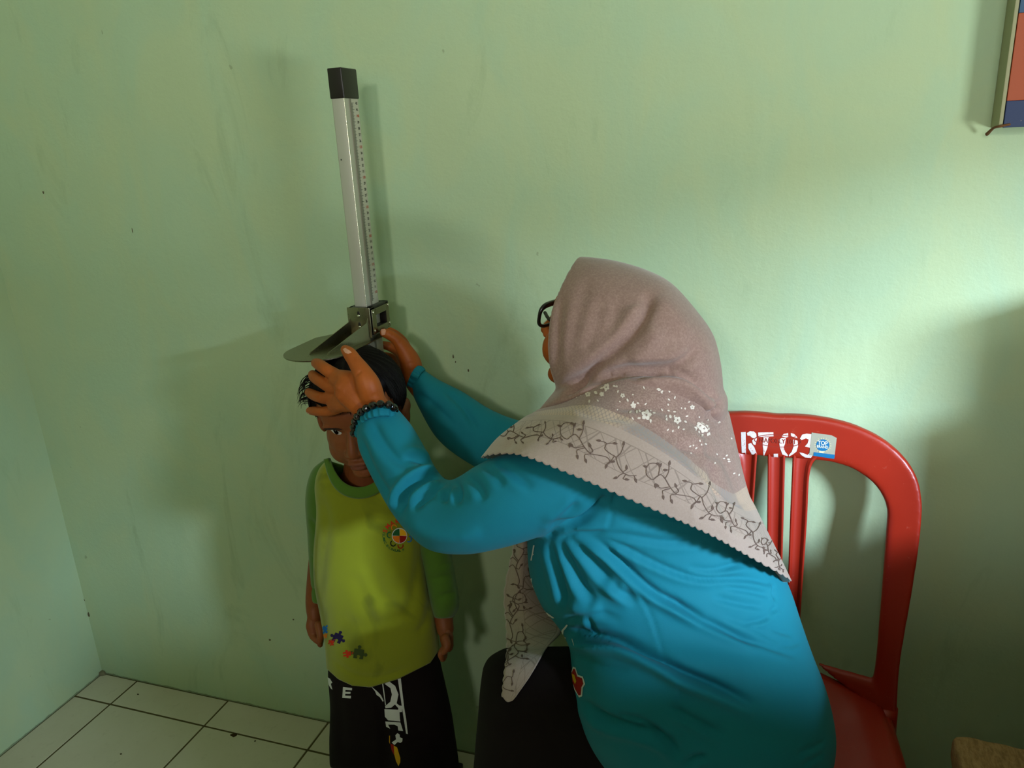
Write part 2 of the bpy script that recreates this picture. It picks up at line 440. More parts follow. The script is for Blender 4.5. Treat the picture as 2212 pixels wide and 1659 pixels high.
for k in range(2):
    d = mk('door', *bbox((2.302, -0.85+0.51*k, 0.45), (0.016, 0.48, 0.78), 0.004), M_BLOCKER, blocker, smooth=False)
    mk('knob', *ellipsoid((2.288, -0.64+0.10*k, 0.52), (0.012, 0.012, 0.012)), M_TRIM, d)
blocker_top = empty('box_blocker', (2.45, -1.0, 0.90), 'wooden document box at the front end of the cupboard top', 'box')
mk('case', *bbox((2.45, -1.03, 0.973), (0.30, 0.18, 0.144), 0.004), M_BLOCKER, blocker_top, smooth=False)
mk('lid', *bbox((2.45, -1.03, 1.051), (0.31, 0.19, 0.012), 0.003), M_TRIM, blocker_top, smooth=False)
M_CARD = plain('brown_cardboard', srgb(150, 116, 78), 0.85)
for x0, z0, z1, lb in ((2.30, 0.90, 1.04, 'wide flat cardboard carton at the back of the cupboard top'), (2.35, 1.04, 1.19, 'small cardboard carton stacked on the wide flat carton')):
    bx = empty('carton_blocker', ((x0+2.90)/2, -0.25, z0), lb, 'box')
    mk('carton', *bbox(((x0+2.90)/2, -0.25, (z0+z1)/2), (2.90-x0, 0.30, z1-z0-0.001), 0.003), M_CARD, bx, smooth=False)
    mk('tape', *bbox(((x0+2.90)/2, -0.25, (z0+z1)/2), (2.902-x0, 0.05, z1-z0), 0.0003), M_TRIM, bx, smooth=False)

# unseen cabinets added behind the camera to shade low surfaces from vent and fill
for nm, x0, x1, h, nd, lb in (('tall_blocker', 1.43, 2.43, 1.42, 2, 'tall brown wooden cabinet with double doors behind the photographer'), ('side_blocker', 0.40, 1.38, 1.20, 2, 'chest high brown wooden cabinet beside the tall cabinet')):
    cab = empty(nm, ((x0+x1)/2, -1.95, 0), lb, 'cabinet')
    mk('body', *bbox(((x0+x1)/2, -1.95, h/2-0.015), (x1-x0-0.04, 0.38, h-0.03), 0.005), M_BLOCKER, cab, smooth=False)
    mk('top_board', *bbox(((x0+x1)/2, -1.95, h-0.015), (x1-x0, 0.42, 0.03), 0.006), M_BLOCKER, cab, smooth=False)
    for k in range(nd):
        w = (x1-x0-0.06)/nd; cxd = x0+0.03+w*(k+0.5)
        d = mk('door', *bbox((cxd, -1.752, h/2), (w-0.02, 0.018, h-0.14), 0.004), M_BLOCKER, cab, smooth=False)
        mk('knob', *ellipsoid((cxd+(w*0.4 if k % 2 == 0 else -w*0.4), -1.735, h*0.55), (0.013, 0.013, 0.013)), M_TRIM, d)
# ================================================================== height gauge
def brushed(name, col, rough, aniso=(1, 1, 60)):
    t = NT(name); v = t.coords(aniso)
    f = t.noise(v, 40, 4, 0.6)
    r = t.math('ADD', t.math('MULTIPLY', f, 0.22), rough-0.1)
    c = t.mix(f, tuple(x*0.82 for x in col[:3])+(1,), col)
    return t.done(c, r, t.bump(f, 0.05, 0.001), metal=1.0)
M_ALU = NT('anodised_aluminium').done(srgb(188, 185, 172), 0.45, metal=0.45, spec=0.5)
M_STEEL = brushed('brushed_steel', srgb(150, 144, 118), 0.30, (8, 8, 8))
M_SCREW = plain('chrome_screw', srgb(225, 222, 205), 0.18, metal=1.0)
M_BLACKP = plain('black_plastic', srgb(26, 18, 14), 0.38, spec=0.5)
M_STRIP = plain('pale_scale_strip', srgb(186, 182, 164), 0.5)
M_INK = plain('black_scale_ink', srgb(38, 40, 28), 0.6)
M_INKR = plain('red_scale_ink', srgb(190, 78, 40), 0.6)
X0, X1, Y0, Y1 = 1.0145, 1.0380, -0.145, -0.098
gauge = empty('height_gauge', (1.026, -0.12, 0.0), 'tall aluminium height measuring rod with black cap and steel head plate', 'height gauge')
post = mk('rod', *bbox(((X0+X1)/2, (Y0+Y1)/2, 0.7305), (X1-X0, Y1-Y0, 1.425), 0.0016), M_ALU, gauge)
mk('corner_bead', *tube([(X1-0.0002, Y0+0.0002, 0.02), (X1-0.0002, Y0+0.0002, 1.441)], 0.0009, 8, 1), plain('polished_edge', srgb(226, 222, 205), 0.25, metal=0.8), post)
mk('end_cap', *bbox(((X0+X1)/2, (Y0+Y1)/2, 1.4635), (X1-X0+0.003, Y1-Y0+0.003, 0.047), 0.002), M_BLACKP, gauge)
mk('base_plate', *bbox((1.026, -0.12, 0.009), (0.16, 0.14, 0.018), 0.004), M_BLACKP, gauge)
strip = mk('scale_strip', *bbox((X1+0.0006, -0.1160, 0.7395), (0.0012, 0.0275, 1.40), 0.0003), M_STRIP, gauge, smooth=False)
mk('groove', *box((X1+0.0008, -0.1275, 0.7395), (0.0012, 0.0046, 1.40)), plain('scale_shadow_line', srgb(126, 122, 106), 0.6), strip, smooth=False)
def rects(L): return merge(*[box(c, s) for c, s in L])
zt = [1.413-0.05*k for k in range(8)]
ticks = []
for k in range(0, 381):
    z = 1.4395-0.001*k if False else 1.433-0.001*k
    if z < 1.10: break
    d = round((1.413-z)*1000)
    ln = 0.0075 if d % 10 == 0 else (0.0055 if d % 5 == 0 else 0.0036)
    ticks.append(((X1+0.0015, -0.1250+ln/2, z), (0.0003, ln, 0.00035 if d % 5 else 0.0005)))
mk('tick_marks', *rects(ticks), M_INK, strip, smooth=False)
FONT_CACHE = {}
def font_mesh(text, size=1.0, bold=0.0, shear=0.0):
    """2-D outline text as flat triangles: vertices (n,2) and faces"""
    key = (text, bold, shear)
    if key not in FONT_CACHE:
        cu = bpy.data.curves.new('txt', 'FONT'); cu.body = text; cu.size = 1.0; cu.offset = bold; cu.shear = shear
        cu.fill_mode = 'FRONT' if hasattr(cu, 'fill_mode') else cu.fill_mode
        cu.resolution_u = 3; cu.align_x = 'CENTER'
        o = bpy.data.objects.new('txt', cu); COL.objects.link(o)
        ev = o.evaluated_get(bpy.context.evaluated_depsgraph_get()); me = ev.to_mesh()
        V = np.array([v.co[:2] for v in me.vertices]); Fc = [tuple(p.vertices) for p in me.polygons]
        ev.to_mesh_clear(); bpy.data.objects.remove(o, do_unlink=True); bpy.data.curves.remove(cu)
        FONT_CACHE[key] = (V, Fc)
    V, Fc = FONT_CACHE[key]
    return V*size, Fc
for k in range(-2, 31):
    z = 1.413-0.01*k; n = 140-k
    V, Fc = font_mesh(str(n) if k % 5 == 0 else str(n % 100).zfill(2), 0.0062, 0.02)
    V3 = np.stack([np.full(len(V), X1+0.0016), -0.1085+V[:, 0], z-0.0022+V[:, 1]], 1)
    mk('numeral', V3, Fc, M_INKR if k % 5 == 0 else M_INK, strip, smooth=False)
pp = py(737, 345, Y0-0.0004); mk('speck', *ellipsoid(pp, (0.0012, 0.0005, 0.0014), nu=8, nv=6), M_INK, post)
# sliding block with viewing window
sx0, sx1, sy0, sy1, sz0, sz1 = 1.0065, 1.0520, -0.1600, -0.0900, 1.0450, 1.0940
sl = mk('sliding_block', *merge(bbox(((sx0+X0)/2, (sy0+sy1)/2, (sz0+sz1)/2), (X0-sx0, sy1-sy0, sz1-sz0), 0.0015),
        bbox(((sx0+sx1)/2, (sy0+Y0)/2, (sz0+sz1)/2), (sx1-sx0, Y0-sy0, sz1-sz0), 0.0015),
        bbox(((sx0+sx1)/2, (sy1+Y1)/2, (sz0+sz1)/2), (sx1-sx0, sy1-Y1, sz1-sz0), 0.0015),
        bbox(((sx1+X1)/2+0.001, -0.1515, (sz0+sz1)/2), (0.012, 0.017, sz1-sz0), 0.0012),
        bbox(((sx1+X1)/2+0.001, -0.0965, (sz0+sz1)/2), (0.012, 0.013, sz1-sz0), 0.0012),
        bbox(((sx1+X1)/2+0.001, -0.125, sz0+0.006), (0.012, 0.05, 0.012), 0.001),
        bbox(((sx1+X1)/2+0.001, -0.125, sz1-0.007), (0.012, 0.05, 0.014), 0.001)), M_BLACKP, gauge)
# steel face on the scale side: frame with window
fx = sx1+0.0014
mk('window_frame', *merge(bbox((fx, -0.1500, 1.0685), (0.0018, 0.0150, 0.0440), 0.0006), bbox((fx, -0.0985, 1.0685), (0.0018, 0.0110, 0.0440), 0.0006),
        bbox((fx, -0.1240, 1.0845), (0.0018, 0.042, 0.0120), 0.0006), bbox((fx, -0.1240, 1.0515), (0.0018, 0.042, 0.0100), 0.0006)), M_STEEL, sl)
for yy, zz in ((-0.1530, 1.0855), (-0.0960, 1.0870), (-0.1530, 1.0520), (-0.0960, 1.0535)):
    mk('screw', *ellipsoid((fx+0.0012, yy, zz), (0.0016, 0.0028, 0.0028), nu=12, nv=8), M_SCREW, sl)
# front bracket and head plate with two ribs
br = mk('bracket', *bbox(((sx0+0.0545)/2+0.5005, sy0-0.0022, 1.0685), (0.0445, 0.0022, 0.0540), 0.0008), M_STEEL, gauge)
bxc = (sx0+0.0545)/2+0.5005
for zz in (1.0820, 1.0620):
    mk('slot', *ellipsoid((bxc, sy0-0.0034, zz+0.0025), (0.0026, 0.0006, 0.0052), nu=12, nv=8), M_BLACKP, br)
    mk('screw', *ellipsoid((bxc+0.0004, sy0-0.0042, zz-0.0010), (0.0028, 0.0016, 0.0028), nu=12, nv=8), M_SCREW, br)
def outline_plate(pts, z0, z1):
    P = np.array(pts); a = np.column_stack([P, np.full(len(P), z0)]); b = np.column_stack([P, np.full(len(P), z1)])
    return loft([a, b])
cx, wx = 0.9955, 0.0600
po = [(cx+wx, -0.108), (cx+wx, -0.235)]
for a in np.linspace(0, 180, 25):
    po.append((cx+wx*math.cos(math.radians(a)), -0.240-0.064*math.sin(math.radians(a))))
po += [(cx-wx, -0.235), (cx-wx, -0.160), (cx-wx+0.02, -0.128), (1.006, -0.116), (1.006, -0.108)]
plate = mk('head_plate', *outline_plate(po, 1.0355, 1.0375), M_STEEL, gauge, smooth=False)
for rx, fx0 in ((1.0125, 0.9900), (1.0485, 1.0240)):
    y0r, y1r = sy0-0.0030, -0.262
    prof = [(y0r, 1.0375), (y0r, 1.078), (y0r-0.004, 1.070), (y1r, 1.0405), (y1r-0.003, 1.0375)]
    V = []
    for s in (-0.0007, 0.0007):
        for (yy, zz) in prof:
            t = (yy-y0r)/(y1r-y0r); V.append((rx+(fx0-rx)*t+s, yy, zz))
    n = len(prof); Fc = [tuple(range(n)), tuple(range(2*n-1, n-1, -1))]+[(i, i+n, (i+1) % n+n, (i+1) % n) for i in range(n)]
    mk('rib', np.array(V), Fc, M_STEEL, plate, smooth=False)

# ================================================================== red plastic chair
def plastic_red():
    t = NT('red_moulded_plastic'); v = t.coords()
    c = t.mix(t.noise(v, 8, 4, 0.6), srgb(150, 30, 12), srgb(166, 40, 18))
    s = t.ramp(t.noise(v, 140, 3, 0.7), [(0.66, (0, 0, 0, 1)), (0.74, (1, 1, 1, 1))])
    c = t.mix(t.math('MULTIPLY', s, 0.25), c, srgb(206, 112, 92))
    return t.done(c, 0.36, t.bump(t.noise(v, 300, 2), 0.05, 0.0008), spec=0.5)
M_RED = plastic_red()
CXC, KL = 1.735, 0.16
def ch(x, y):
    """photo point on the leaning plane of the chair back -> (offset from centre line, height)"""
    r = ray(x, y); t = (-0.060-KL*0.9+KL*CAM[2]-CAM[1])/(r[1]-KL*r[2]); P = CAM+t*r
    return np.array([P[0]-CXC, P[2]])
def back_pt(u, z, off=0.0):
    # the back leans and is slightly dished
    y = -0.060-KL*(0.9-z)+0.010-0.20*u*u*0.6
    return np.array([CXC+u, y-off, z])
chair = empty('plastic_chair', (CXC, -0.33, 0.0), 'red plastic chair with slatted back and white stencilled RT.03 against the green wall', 'chair')
outer = [(1672, 897), (1750, 900), (1830, 915), (1900, 945), (1950, 985), (1980, 1030), (1991, 1080), (1990, 1130), (1982, 1200), (1968, 1290), (1952, 1380), (1942, 1450), (1938, 1520), (1936, 1565)]
inner = [(1672, 993), (1715, 994), (1760, 998), (1800, 1003), (1840, 1015), (1880, 1040), (1905, 1070), (1917, 1105), (1915, 1150), (1908, 1250), (1900, 1350), (1893, 1430), (1884, 1475), (1868, 1489), (1850, 1487), (1830, 1478), (1805, 1460), (1785, 1444), (1765, 1440)]
O = cr(np.array([ch(*p) for p in outer]), 6); I = cr(np.array([ch(*p) for p in inner]), 6)
# sweep a rounded section between the outer and inner outlines: match them by arc length
def resample(P, n):
    s = np.r_[0, np.cumsum(np.hypot(*np.diff(P, axis=0).T))]; t = np.linspace(0, s[-1], n)
    return np.stack([np.interp(t, s, P[:, k]) for k in range(P.shape[1])], 1)
def piecewise(P, marks, counts):
    return np.concatenate([resample(P[a:b+1], c)[:-1] for a, b, c in zip(marks[:-1], marks[1:], counts)]+[P[-1:]])
cnt = [16, 26, 30, 14]
Oo = piecewise(O, [0, 18, 48, 66, len(O)-1], cnt)
Ii = piecewise(I, [0, 18, 42, 66, 72], cnt)
def frame_strip(Oo, Ii, sgn, thick=0.016):
    rings = []
    for o, i in zip(Oo, Ii):
        m = (o+i)/2; h = (o-i)/2; pts = []
        for a in np.linspace(0, 2*np.pi, 20, endpoint=False):
            ca, sa = math.cos(a), math.sin(a); e = 0.38
            q = m+h*(np.sign(ca)*abs(ca)**e); off = np.sign(sa)*abs(sa)**0.42*thick*(0.55+0.25*ca if sa > 0 else 0.5)
            pts.append(back_pt(sgn*q[0], q[1], off))
        rings.append(np.array(pts))
    return loft(rings)
bf = mk('back_frame', *remesh(*merge(frame_strip(Oo, Ii, 1), frame_strip(Oo, Ii, -1)), 0.0030, 3), M_RED, chair)
def slat(pts_l, pts_r):
    """channel-shaped slat between left and right edges (offset, height) with raised rims"""
    L, R = cr(np.array(pts_l), 8), cr(np.array(pts_r), 8); rings = []
    sec = [(0, -0.008), (0, 0.0040), (0.06, 0.0062), (0.15, 0.0050), (0.22, 0.0012), (0.5, 0.0006), (0.78, 0.0012), (0.85, 0.0050), (0.94, 0.0062), (1, 0.0040), (1, -0.008)]
    for l, r in zip(L, R): rings.append(np.array([back_pt(*(l+(r-l)*t), h) for t, h in sec]))
    return loft(rings)
def se(x, y): return ch(x, y)
mid_l = [se(1657, 975), se(1658, 1000), se(1657, 1150), se(1656, 1440)]; mid_r = [se(1697, 975), se(1696, 1000), se(1692, 1150), se(1684, 1440)]
c_l = [se(1712, 975), se(1712, 1000), se(1706, 1150), se(1696, 1440)]
c_r = [se(1772, 985), se(1750, 1022), se(1742, 1150), se(1722, 1440)]
bw = np.array([-1, 1.0])
for l, r in ((mid_l, mid_r), (c_l, c_r), ([p*bw for p in c_r], [p*bw for p in c_l])):
    mk('slat', *slat(l, r), M_RED, chair)
# seat: dished shell with rear lip, then four legs
def seat_grid():
    nu, nv = 33, 33; top = []
    for j in range(nv):
        t = j/(nv-1); row = []
        for i in range(nu):
            s = -1+2*i/(nu-1)
            wv = 0.190+0.020*math.sin(math.pi*min(1, t*1.05)); y = -0.125-0.40*t-0.02*(1-s*s)*t
            z = 0.437-0.016*(1-abs(s)**3)*math.sin(math.pi*t)+0.048*math.exp(-(t/0.10)**2)*(math.cos(s*math.pi/2)**1.5 if abs(s) < 1 else 0)
            z -= 0.02*max(0, t-0.85)/0.15+0.010*abs(s)**6+0.0012*math.sin(s*22)*(t > 0.08)
            row.append((CXC+s*wv, y, z))
        top.append(row)
    T = np.array(top).reshape(-1, 3); B = T.copy(); B[:, 2] -= 0.012; V = np.concatenate([T, B]); n = nu*nv; Fc = []
    for j in range(nv-1):
        for i in range(nu-1):
            a = j*nu+i; Fc.append((a, a+nu, a+nu+1, a+1)); Fc.append((n+a, n+a+1, n+a+nu+1, n+a+nu))
    rim = [i for i in range(nu)]+[j*nu+nu-1 for j in range(1, nv)]+[(nv-1)*nu+i for i in range(nu-2, -1, -1)]+[j*nu for j in range(nv-2, 0, -1)]
    for a, b in zip(rim, rim[1:]+rim[:1]): Fc.append((a, b, n+b, n+a))
    return V, Fc
mk('seat', *seat_grid(), M_RED, chair)
ap = [(CXC+s*0.205, -0.13-0.40*t, 0.424) for s, t in ((-1, 0), (-1, 1), (1, 1), (1, 0))]
for sx in (-1, 1):
    mk('leg', *tube([(CXC+sx*0.198, -0.135, 0.425), (CXC+sx*0.208, -0.11, 0.25), (CXC+sx*0.218, -0.075, 0.002)], [0.019, 0.019, 0.017], 12, 5, cap=False), M_RED, chair)
    mk('leg', *tube([(CXC+sx*0.180, -0.505, 0.42), (CXC+sx*0.205, -0.515, 0.25), (CXC+sx*0.215, -0.53, 0.002)], [0.026, 0.021, 0.018], 12, 5, cap=False), M_RED, chair)
    mk('seat_apron', *tube([(CXC+sx*0.194, -0.14, 0.408), (CXC+sx*0.204, -0.32, 0.402), (CXC+sx*0.182, -0.50, 0.405)], [0.014, 0.016, 0.014], 10, 6), M_RED, chair)
# lettering on the back: stencil paint, moulded oval name, sticker
bf_bvh = BVHTree.FromPolygons([v.co[:] for v in bf.data.vertices], [tuple(p.vertices) for p in bf.data.polygons])
def decal(P2, bvh, off=0.0006, fallback=None):
    """photo points dropped along the line of sight onto a surface"""
    out = []
    for x, y in P2:
        r = nrm(ray(x, y)); h = bvh.ray_cast(Vector(CAM), Vector(r))
        if h[0] is None: out.append(None if fallback is None else CAM+r*fallback); continue
        n = np.array(h[1]); n = -n if n@r > 0 else n
        out.append(np.array(h[0])+n*off)
    return out
def tri_grid(poly, step=4.0):
    """fill a photo polygon with small triangles so that it can follow a surface"""
    bm = bmesh.new(); vs = [bm.verts.new((x, y, 0)) for x, y in poly]; bm.faces.new(vs).normal_update()
    bmesh.ops.triangulate(bm, faces=bm.faces)
    for _ in range(7):
        es = [e for e in bm.edges if e.calc_length() > step]
        if not es: break
        bmesh.ops.subdivide_edges(bm, edges=es, cuts=1); bmesh.ops.triangulate(bm, faces=[f for f in bm.faces if len(f.verts) > 3])
    bm.verts.index_update(); V = [v.co[:2] for v in bm.verts]; Fc = [tuple(v.index for v in f.verts) for f in bm.faces]; bm.free()
    return np.array(V), Fc
def decal_mesh(P2, Fc, bvh, off=0.0006):
    Q = decal(P2, bvh, off); keep = {}; V = []; Fo = []
    for f in Fc:
        if any(Q[i] is None for i in f): continue
        pts = [Q[i] for i in f]
        if max(np.linalg.norm(pts[a]-pts[a-1]) for a in range(len(pts))) > 0.03: continue
        for i in f:
            if i not in keep: keep[i] = len(V); V.append(Q[i])
        Fo.append(tuple(keep[i] for i in f))
    return (np.array(V), Fo) if V else (None, None)
def decal_polys(name, polys, bvh, mat, parent, off=0.0006, step=4.0, label=None):
    parts = []
    for p in polys:
        v, f = decal_mesh(*tri_grid(p, step), bvh, off)
        if v is not None: parts.append((v, f))
    if not parts: return None
    return mk(name, *merge(*parts), mat, parent, smooth=True, label=label)
def spray_mat():
    t = NT('white_spray_paint'); v = t.coords()
    f = t.ramp(t.noise(v, 190, 4, 0.7), [(0.34, (1, 1, 1, 1)), (0.42, (0, 0, 0, 1))])
    return t.done(t.mix(t.math('MULTIPLY', f, 0.8), srgb(226, 214, 208), srgb(186, 70, 50)), 0.55)
M_SPRAY = spray_mat()
def Z(p): return [(1580+a*260/2212, 900+b*260/2212) for a, b in p]
letters = [
 [(175, 285), (262, 280), (268, 715), (192, 718)],                                                          # R stem
 [(285, 300), (340, 265), (410, 270), (455, 310), (462, 375), (440, 400), (385, 390), (340, 350), (295, 345)],
 [(310, 500), (360, 480), (420, 560), (455, 650), (488, 728), (400, 732), (350, 650), (312, 580)],
 [(380, 440), (430, 390), (470, 400), (440, 520), (400, 505)],
 [(490, 290), (770, 285), (775, 360), (495, 372)],                                                          # T
 [(580, 378), (685, 375), (680, 450), (662, 560), (650, 600), (600, 715), (590, 700), (575, 500)],
 [(775, 680), (855, 678), (860, 742), (778, 738)],                                                          # full stop
 [(925, 360), (960, 315), (1040, 300), (1045, 370), (1000, 385)],                                           # 0
 [(870, 420), (930, 390), (1000, 395), (985, 500), (960, 560), (985, 640), (1040, 705), (1030, 725), (935, 690), (890, 560)],
 [(1090, 300), (1150, 315), (1205, 370), (1215, 410), (1150, 390), (1095, 350)],
 [(1135, 420), (1215, 440), (1225, 540), (1195, 640), (1130, 690), (1060, 730), (1055, 705), (1110, 640), (1145, 540)],
 [(1260, 400), (1300, 330), (1380, 310), (1470, 320), (1500, 390), (1490, 500), (1440, 570), (1350, 545), (1400, 490), (1420, 420), (1370, 395), (1290, 430)],   # 3
 [(1440, 560), (1500, 620), (1505, 690), (1460, 755), (1350, 745), (1280, 700), (1250, 655), (1310, 665), (1400, 700), (1445, 660)],
]
for nm, idx in (('painted_letter', (0, 1, 2, 3)), ('painted_letter', (4, 5)), ('painted_dot', (6,)), ('painted_digit', (7, 8, 9, 10)), ('painted_digit', (11, 12))):
    decal_polys(nm, [Z(letters[i]) for i in idx], bf_bvh, M_SPRAY, bf, 0.0006, 5, 'white sprayed stencil mark')
# moulded name in an oval
M_MOULD = plain('moulded_relief', srgb(150, 46, 34), 0.35)
def ribbon2(poly, w):
    P = np.array(poly, float); T = np.gradient(P, axis=0); T /= np.hypot(T[:, 0], T[:, 1])[:, None]+1e-9; N = np.stack([-T[:, 1], T[:, 0]], 1)
    wv = np.asarray(w)[:, None] if np.ndim(w) else w
    a, b = P+N*wv/2, P-N*wv/2; n = len(P)
    return np.concatenate([a, b]), [(i, i+1, n+i+1, n+i) for i in range(n-1)]
ov = [(1680+50*math.cos(a)+0, 952+3*math.sin(0)+13*math.sin(a)+(0.05*50*math.cos(a))) for a in np.linspace(0, 2*np.pi, 60)]
v, f = decal_mesh(*ribbon2(ov, 1.6), bf_bvh, 0.0010)
if v is not None: mk('moulded_oval', v, f, M_MOULD, bf)
V, Fc = font_mesh('NAPOLLY 101', 14, 0.01)
V = np.stack([1680+V[:, 0]*0.92, 957-V[:, 1]+(V[:, 0])*0.05], 1)
v, f = decal_mesh(V, Fc, bf_bvh, 0.0011)
if v is not None: mk('moulded_name', v, f, M_MOULD, bf, smooth=False)
# sticker
stick = decal_polys('sticker', [Z([(1475, 290), (1840, 340), (1935, 390), (1890, 770), (1430, 705)])], bf_bvh, plain('silver_sticker', srgb(186, 184, 164), 0.35, metal=0.3), bf, 0.0009, 6, 'silver and blue brand sticker')
M_BLUE = plain('sticker_blue', srgb(22, 110, 160), 0.4)
decal_polys('sticker_band', [Z([(1515, 648), (1900, 695), (1890, 770), (1505, 712)])], bf_bvh, M_BLUE, bf, 0.0014, 6)
decal_polys('sticker_disc', [Z([(1678+122*math.cos(a), 522+108*math.sin(a)) for a in np.linspace(0, 2*np.pi, 28, endpoint=False)])], bf_bvh, M_BLUE, bf, 0.0014, 6)
rays = []
for k in range(20):
    a = 2*math.pi*k/20+0.1; c, s = math.cos(a), math.sin(a)
    rays.append(Z([(1678+128*c-7*s, 522+114*s+7*c), (1678+168*c, 522+150*s), (1678+128*c+7*s, 522+114*s-7*c)]))
rays.append(Z([(1610, 620), (1700, 630), (1690, 690), (1655, 665), (1612, 672)]))
decal_polys('sticker_rays', rays, bf_bvh, plain('sticker_gold', srgb(224, 214, 170), 0.4), bf, 0.0013, 8)
M_STXT = plain('sticker_lettering', srgb(228, 234, 226), 0.5)
tx = []
for word, cx, cy, size, sl in (('TOP', 1676, 515, 105, 0.09), ('BRAND', 1672, 572, 70, 0.09)):
    V, Fc = font_mesh(word, size, 0.02)
    V = np.array(Z(np.stack([cx+V[:, 0]*0.9, cy-V[:, 1]+V[:, 0]*sl], 1))); v, f = decal_mesh(V, Fc, bf_bvh, 0.0019)
    if v is not None: tx.append((v, f))
if tx: mk('sticker_text', *merge(*tx), M_STXT, bf, smooth=False)

# ================================================================== wall chart at the upper right
chart = empty('wall_chart', (2.27, -0.022, 1.345), 'orange and blue framed wall chart hanging at the upper right', 'wall chart')
mk('side_frame', *bbox((2.0055, -0.0235, 1.66), (0.005, 0.045, 0.63), 0.001), plain('chart_frame_edge', srgb(150, 148, 112), 0.6), chart, smooth=False)
mk('side_frame', *bbox((2.5345, -0.0235, 1.66), (0.005, 0.045, 0.63), 0.001), plain('chart_frame_edge_b', srgb(150, 148, 112), 0.6), chart, smooth=False)
mk('back_board', *bbox((2.27, -0.022, 1.66), (0.524, 0.038, 0.626), 0.002), plain('chart_board', srgb(128, 110, 76), 0.8), chart, smooth=False)
def printed(name, a):
    t = NT(name); v = t.coords()
    s = t.ramp(t.noise(v, 120, 5, 0.7), [(0.68, (0, 0, 0, 1)), (0.74, (1, 1, 1, 1))])
    return t.done(t.mix(t.math('MULTIPLY', s, 0.6), a, srgb(196, 168, 140)), 0.45, spec=0.4)
M_ORG, M_NAVY = printed('orange_print', srgb(158, 64, 14)), printed('navy_print', srgb(14, 38, 82))
mk('blue_band', *bbox((2.2680, -0.0450, 1.3625), (0.5190, 0.005, 0.035), 0.0008), M_NAVY, chart, smooth=False)
mk('orange_panel', *bbox((2.2680, -0.0450, 1.435), (0.5190, 0.005, 0.110), 0.0008), M_ORG, chart, smooth=False)
mk('blue_panel', *bbox((2.2680, -0.0450, 1.7315), (0.5190, 0.005, 0.483), 0.0008), plain('blue_print', srgb(16, 66, 104), 0.45), chart, smooth=False)
pt = np.array([2.0035, -0.047, 1.347])
mk('rusty_nail', *tube([pt+(0.012, -0.001, 0.002), pt, pt+(-0.004, 0.012, -0.002), pt+(-0.007, 0.030, -0.010)], [0.0016, 0.0017, 0.0018, 0.0026], 8, 4), plain('rust', srgb(104, 66, 34), 0.9), chart)

# ================================================================== rough wooden bench at the lower right
M_BENCH = wood_mat('weathered_bench_wood', srgb(140, 102, 58), srgb(190, 154, 104), (3, 1, 3), 0.8)
bench = empty('wooden_bench', (2.13, -0.55, 0.0), 'weathered rough wooden bench end at the lower right corner', 'bench')
def worn_plank(c, s, v=0.006):
    V, Fc = remesh(*bbox(c, s, 0.008), v, 2)
    q = np.sin(V[:, 0]*61+V[:, 1]*13)*np.sin(V[:, 1]*47+1.3)+0.6*np.sin(V[:, 0]*143+V[:, 1]*97)
    N = vnormals(V, Fc); return V+N*(0.0014*q)[:, None], Fc
mk('plank', *worn_plank((2.065, -0.55, 0.469), (0.125, 0.60, 0.042)), M_BENCH, bench)
mk('plank', *worn_plank((2.197, -0.55, 0.467), (0.125, 0.60, 0.040)), M_BENCH, bench)
for ly in (-0.32, -0.78):
    for lx in (2.05, 2.21):
        mk('leg', *bbox((lx, ly, 0.226), (0.05, 0.05, 0.452), 0.004), M_BENCH, bench)
    mk('stretcher', *bbox((2.13, ly, 0.20), (0.11, 0.03, 0.04), 0.003), M_BENCH, bench)
# ================================================================== the child being measured
M_SKINB = skin_mat('child_skin', srgb(142, 80, 40), srgb(116, 60, 27))
M_LIME = fabric('lime_cotton', srgb(136, 144, 21), 0.08, 900, 0.2, stain=srgb(106, 114, 16))
M_DGREEN = fabric('dark_green_cotton', srgb(78, 116, 30), 0.08, 900, 0.2)
M_BLACKT = fabric('black_cotton', srgb(16, 6, 5), 0.1, 800, 0.15, 0.95, 0.0)
M_HAIR = NT('black_hair'); _v = M_HAIR.coords((60, 60, 9)); _f = M_HAIR.noise(_v, 6, 4, 0.7)
M_HAIR = M_HAIR.done(M_HAIR.mix(_f, srgb(8, 4, 3), srgb(18, 9, 6)), 0.55, M_HAIR.bump(_f, 0.5, 0.002), spec=0.18)
boy = empty('person', (1.03, -0.2, 0.0), 'small child in lime green school shirt and black trousers standing under the height gauge', 'person')
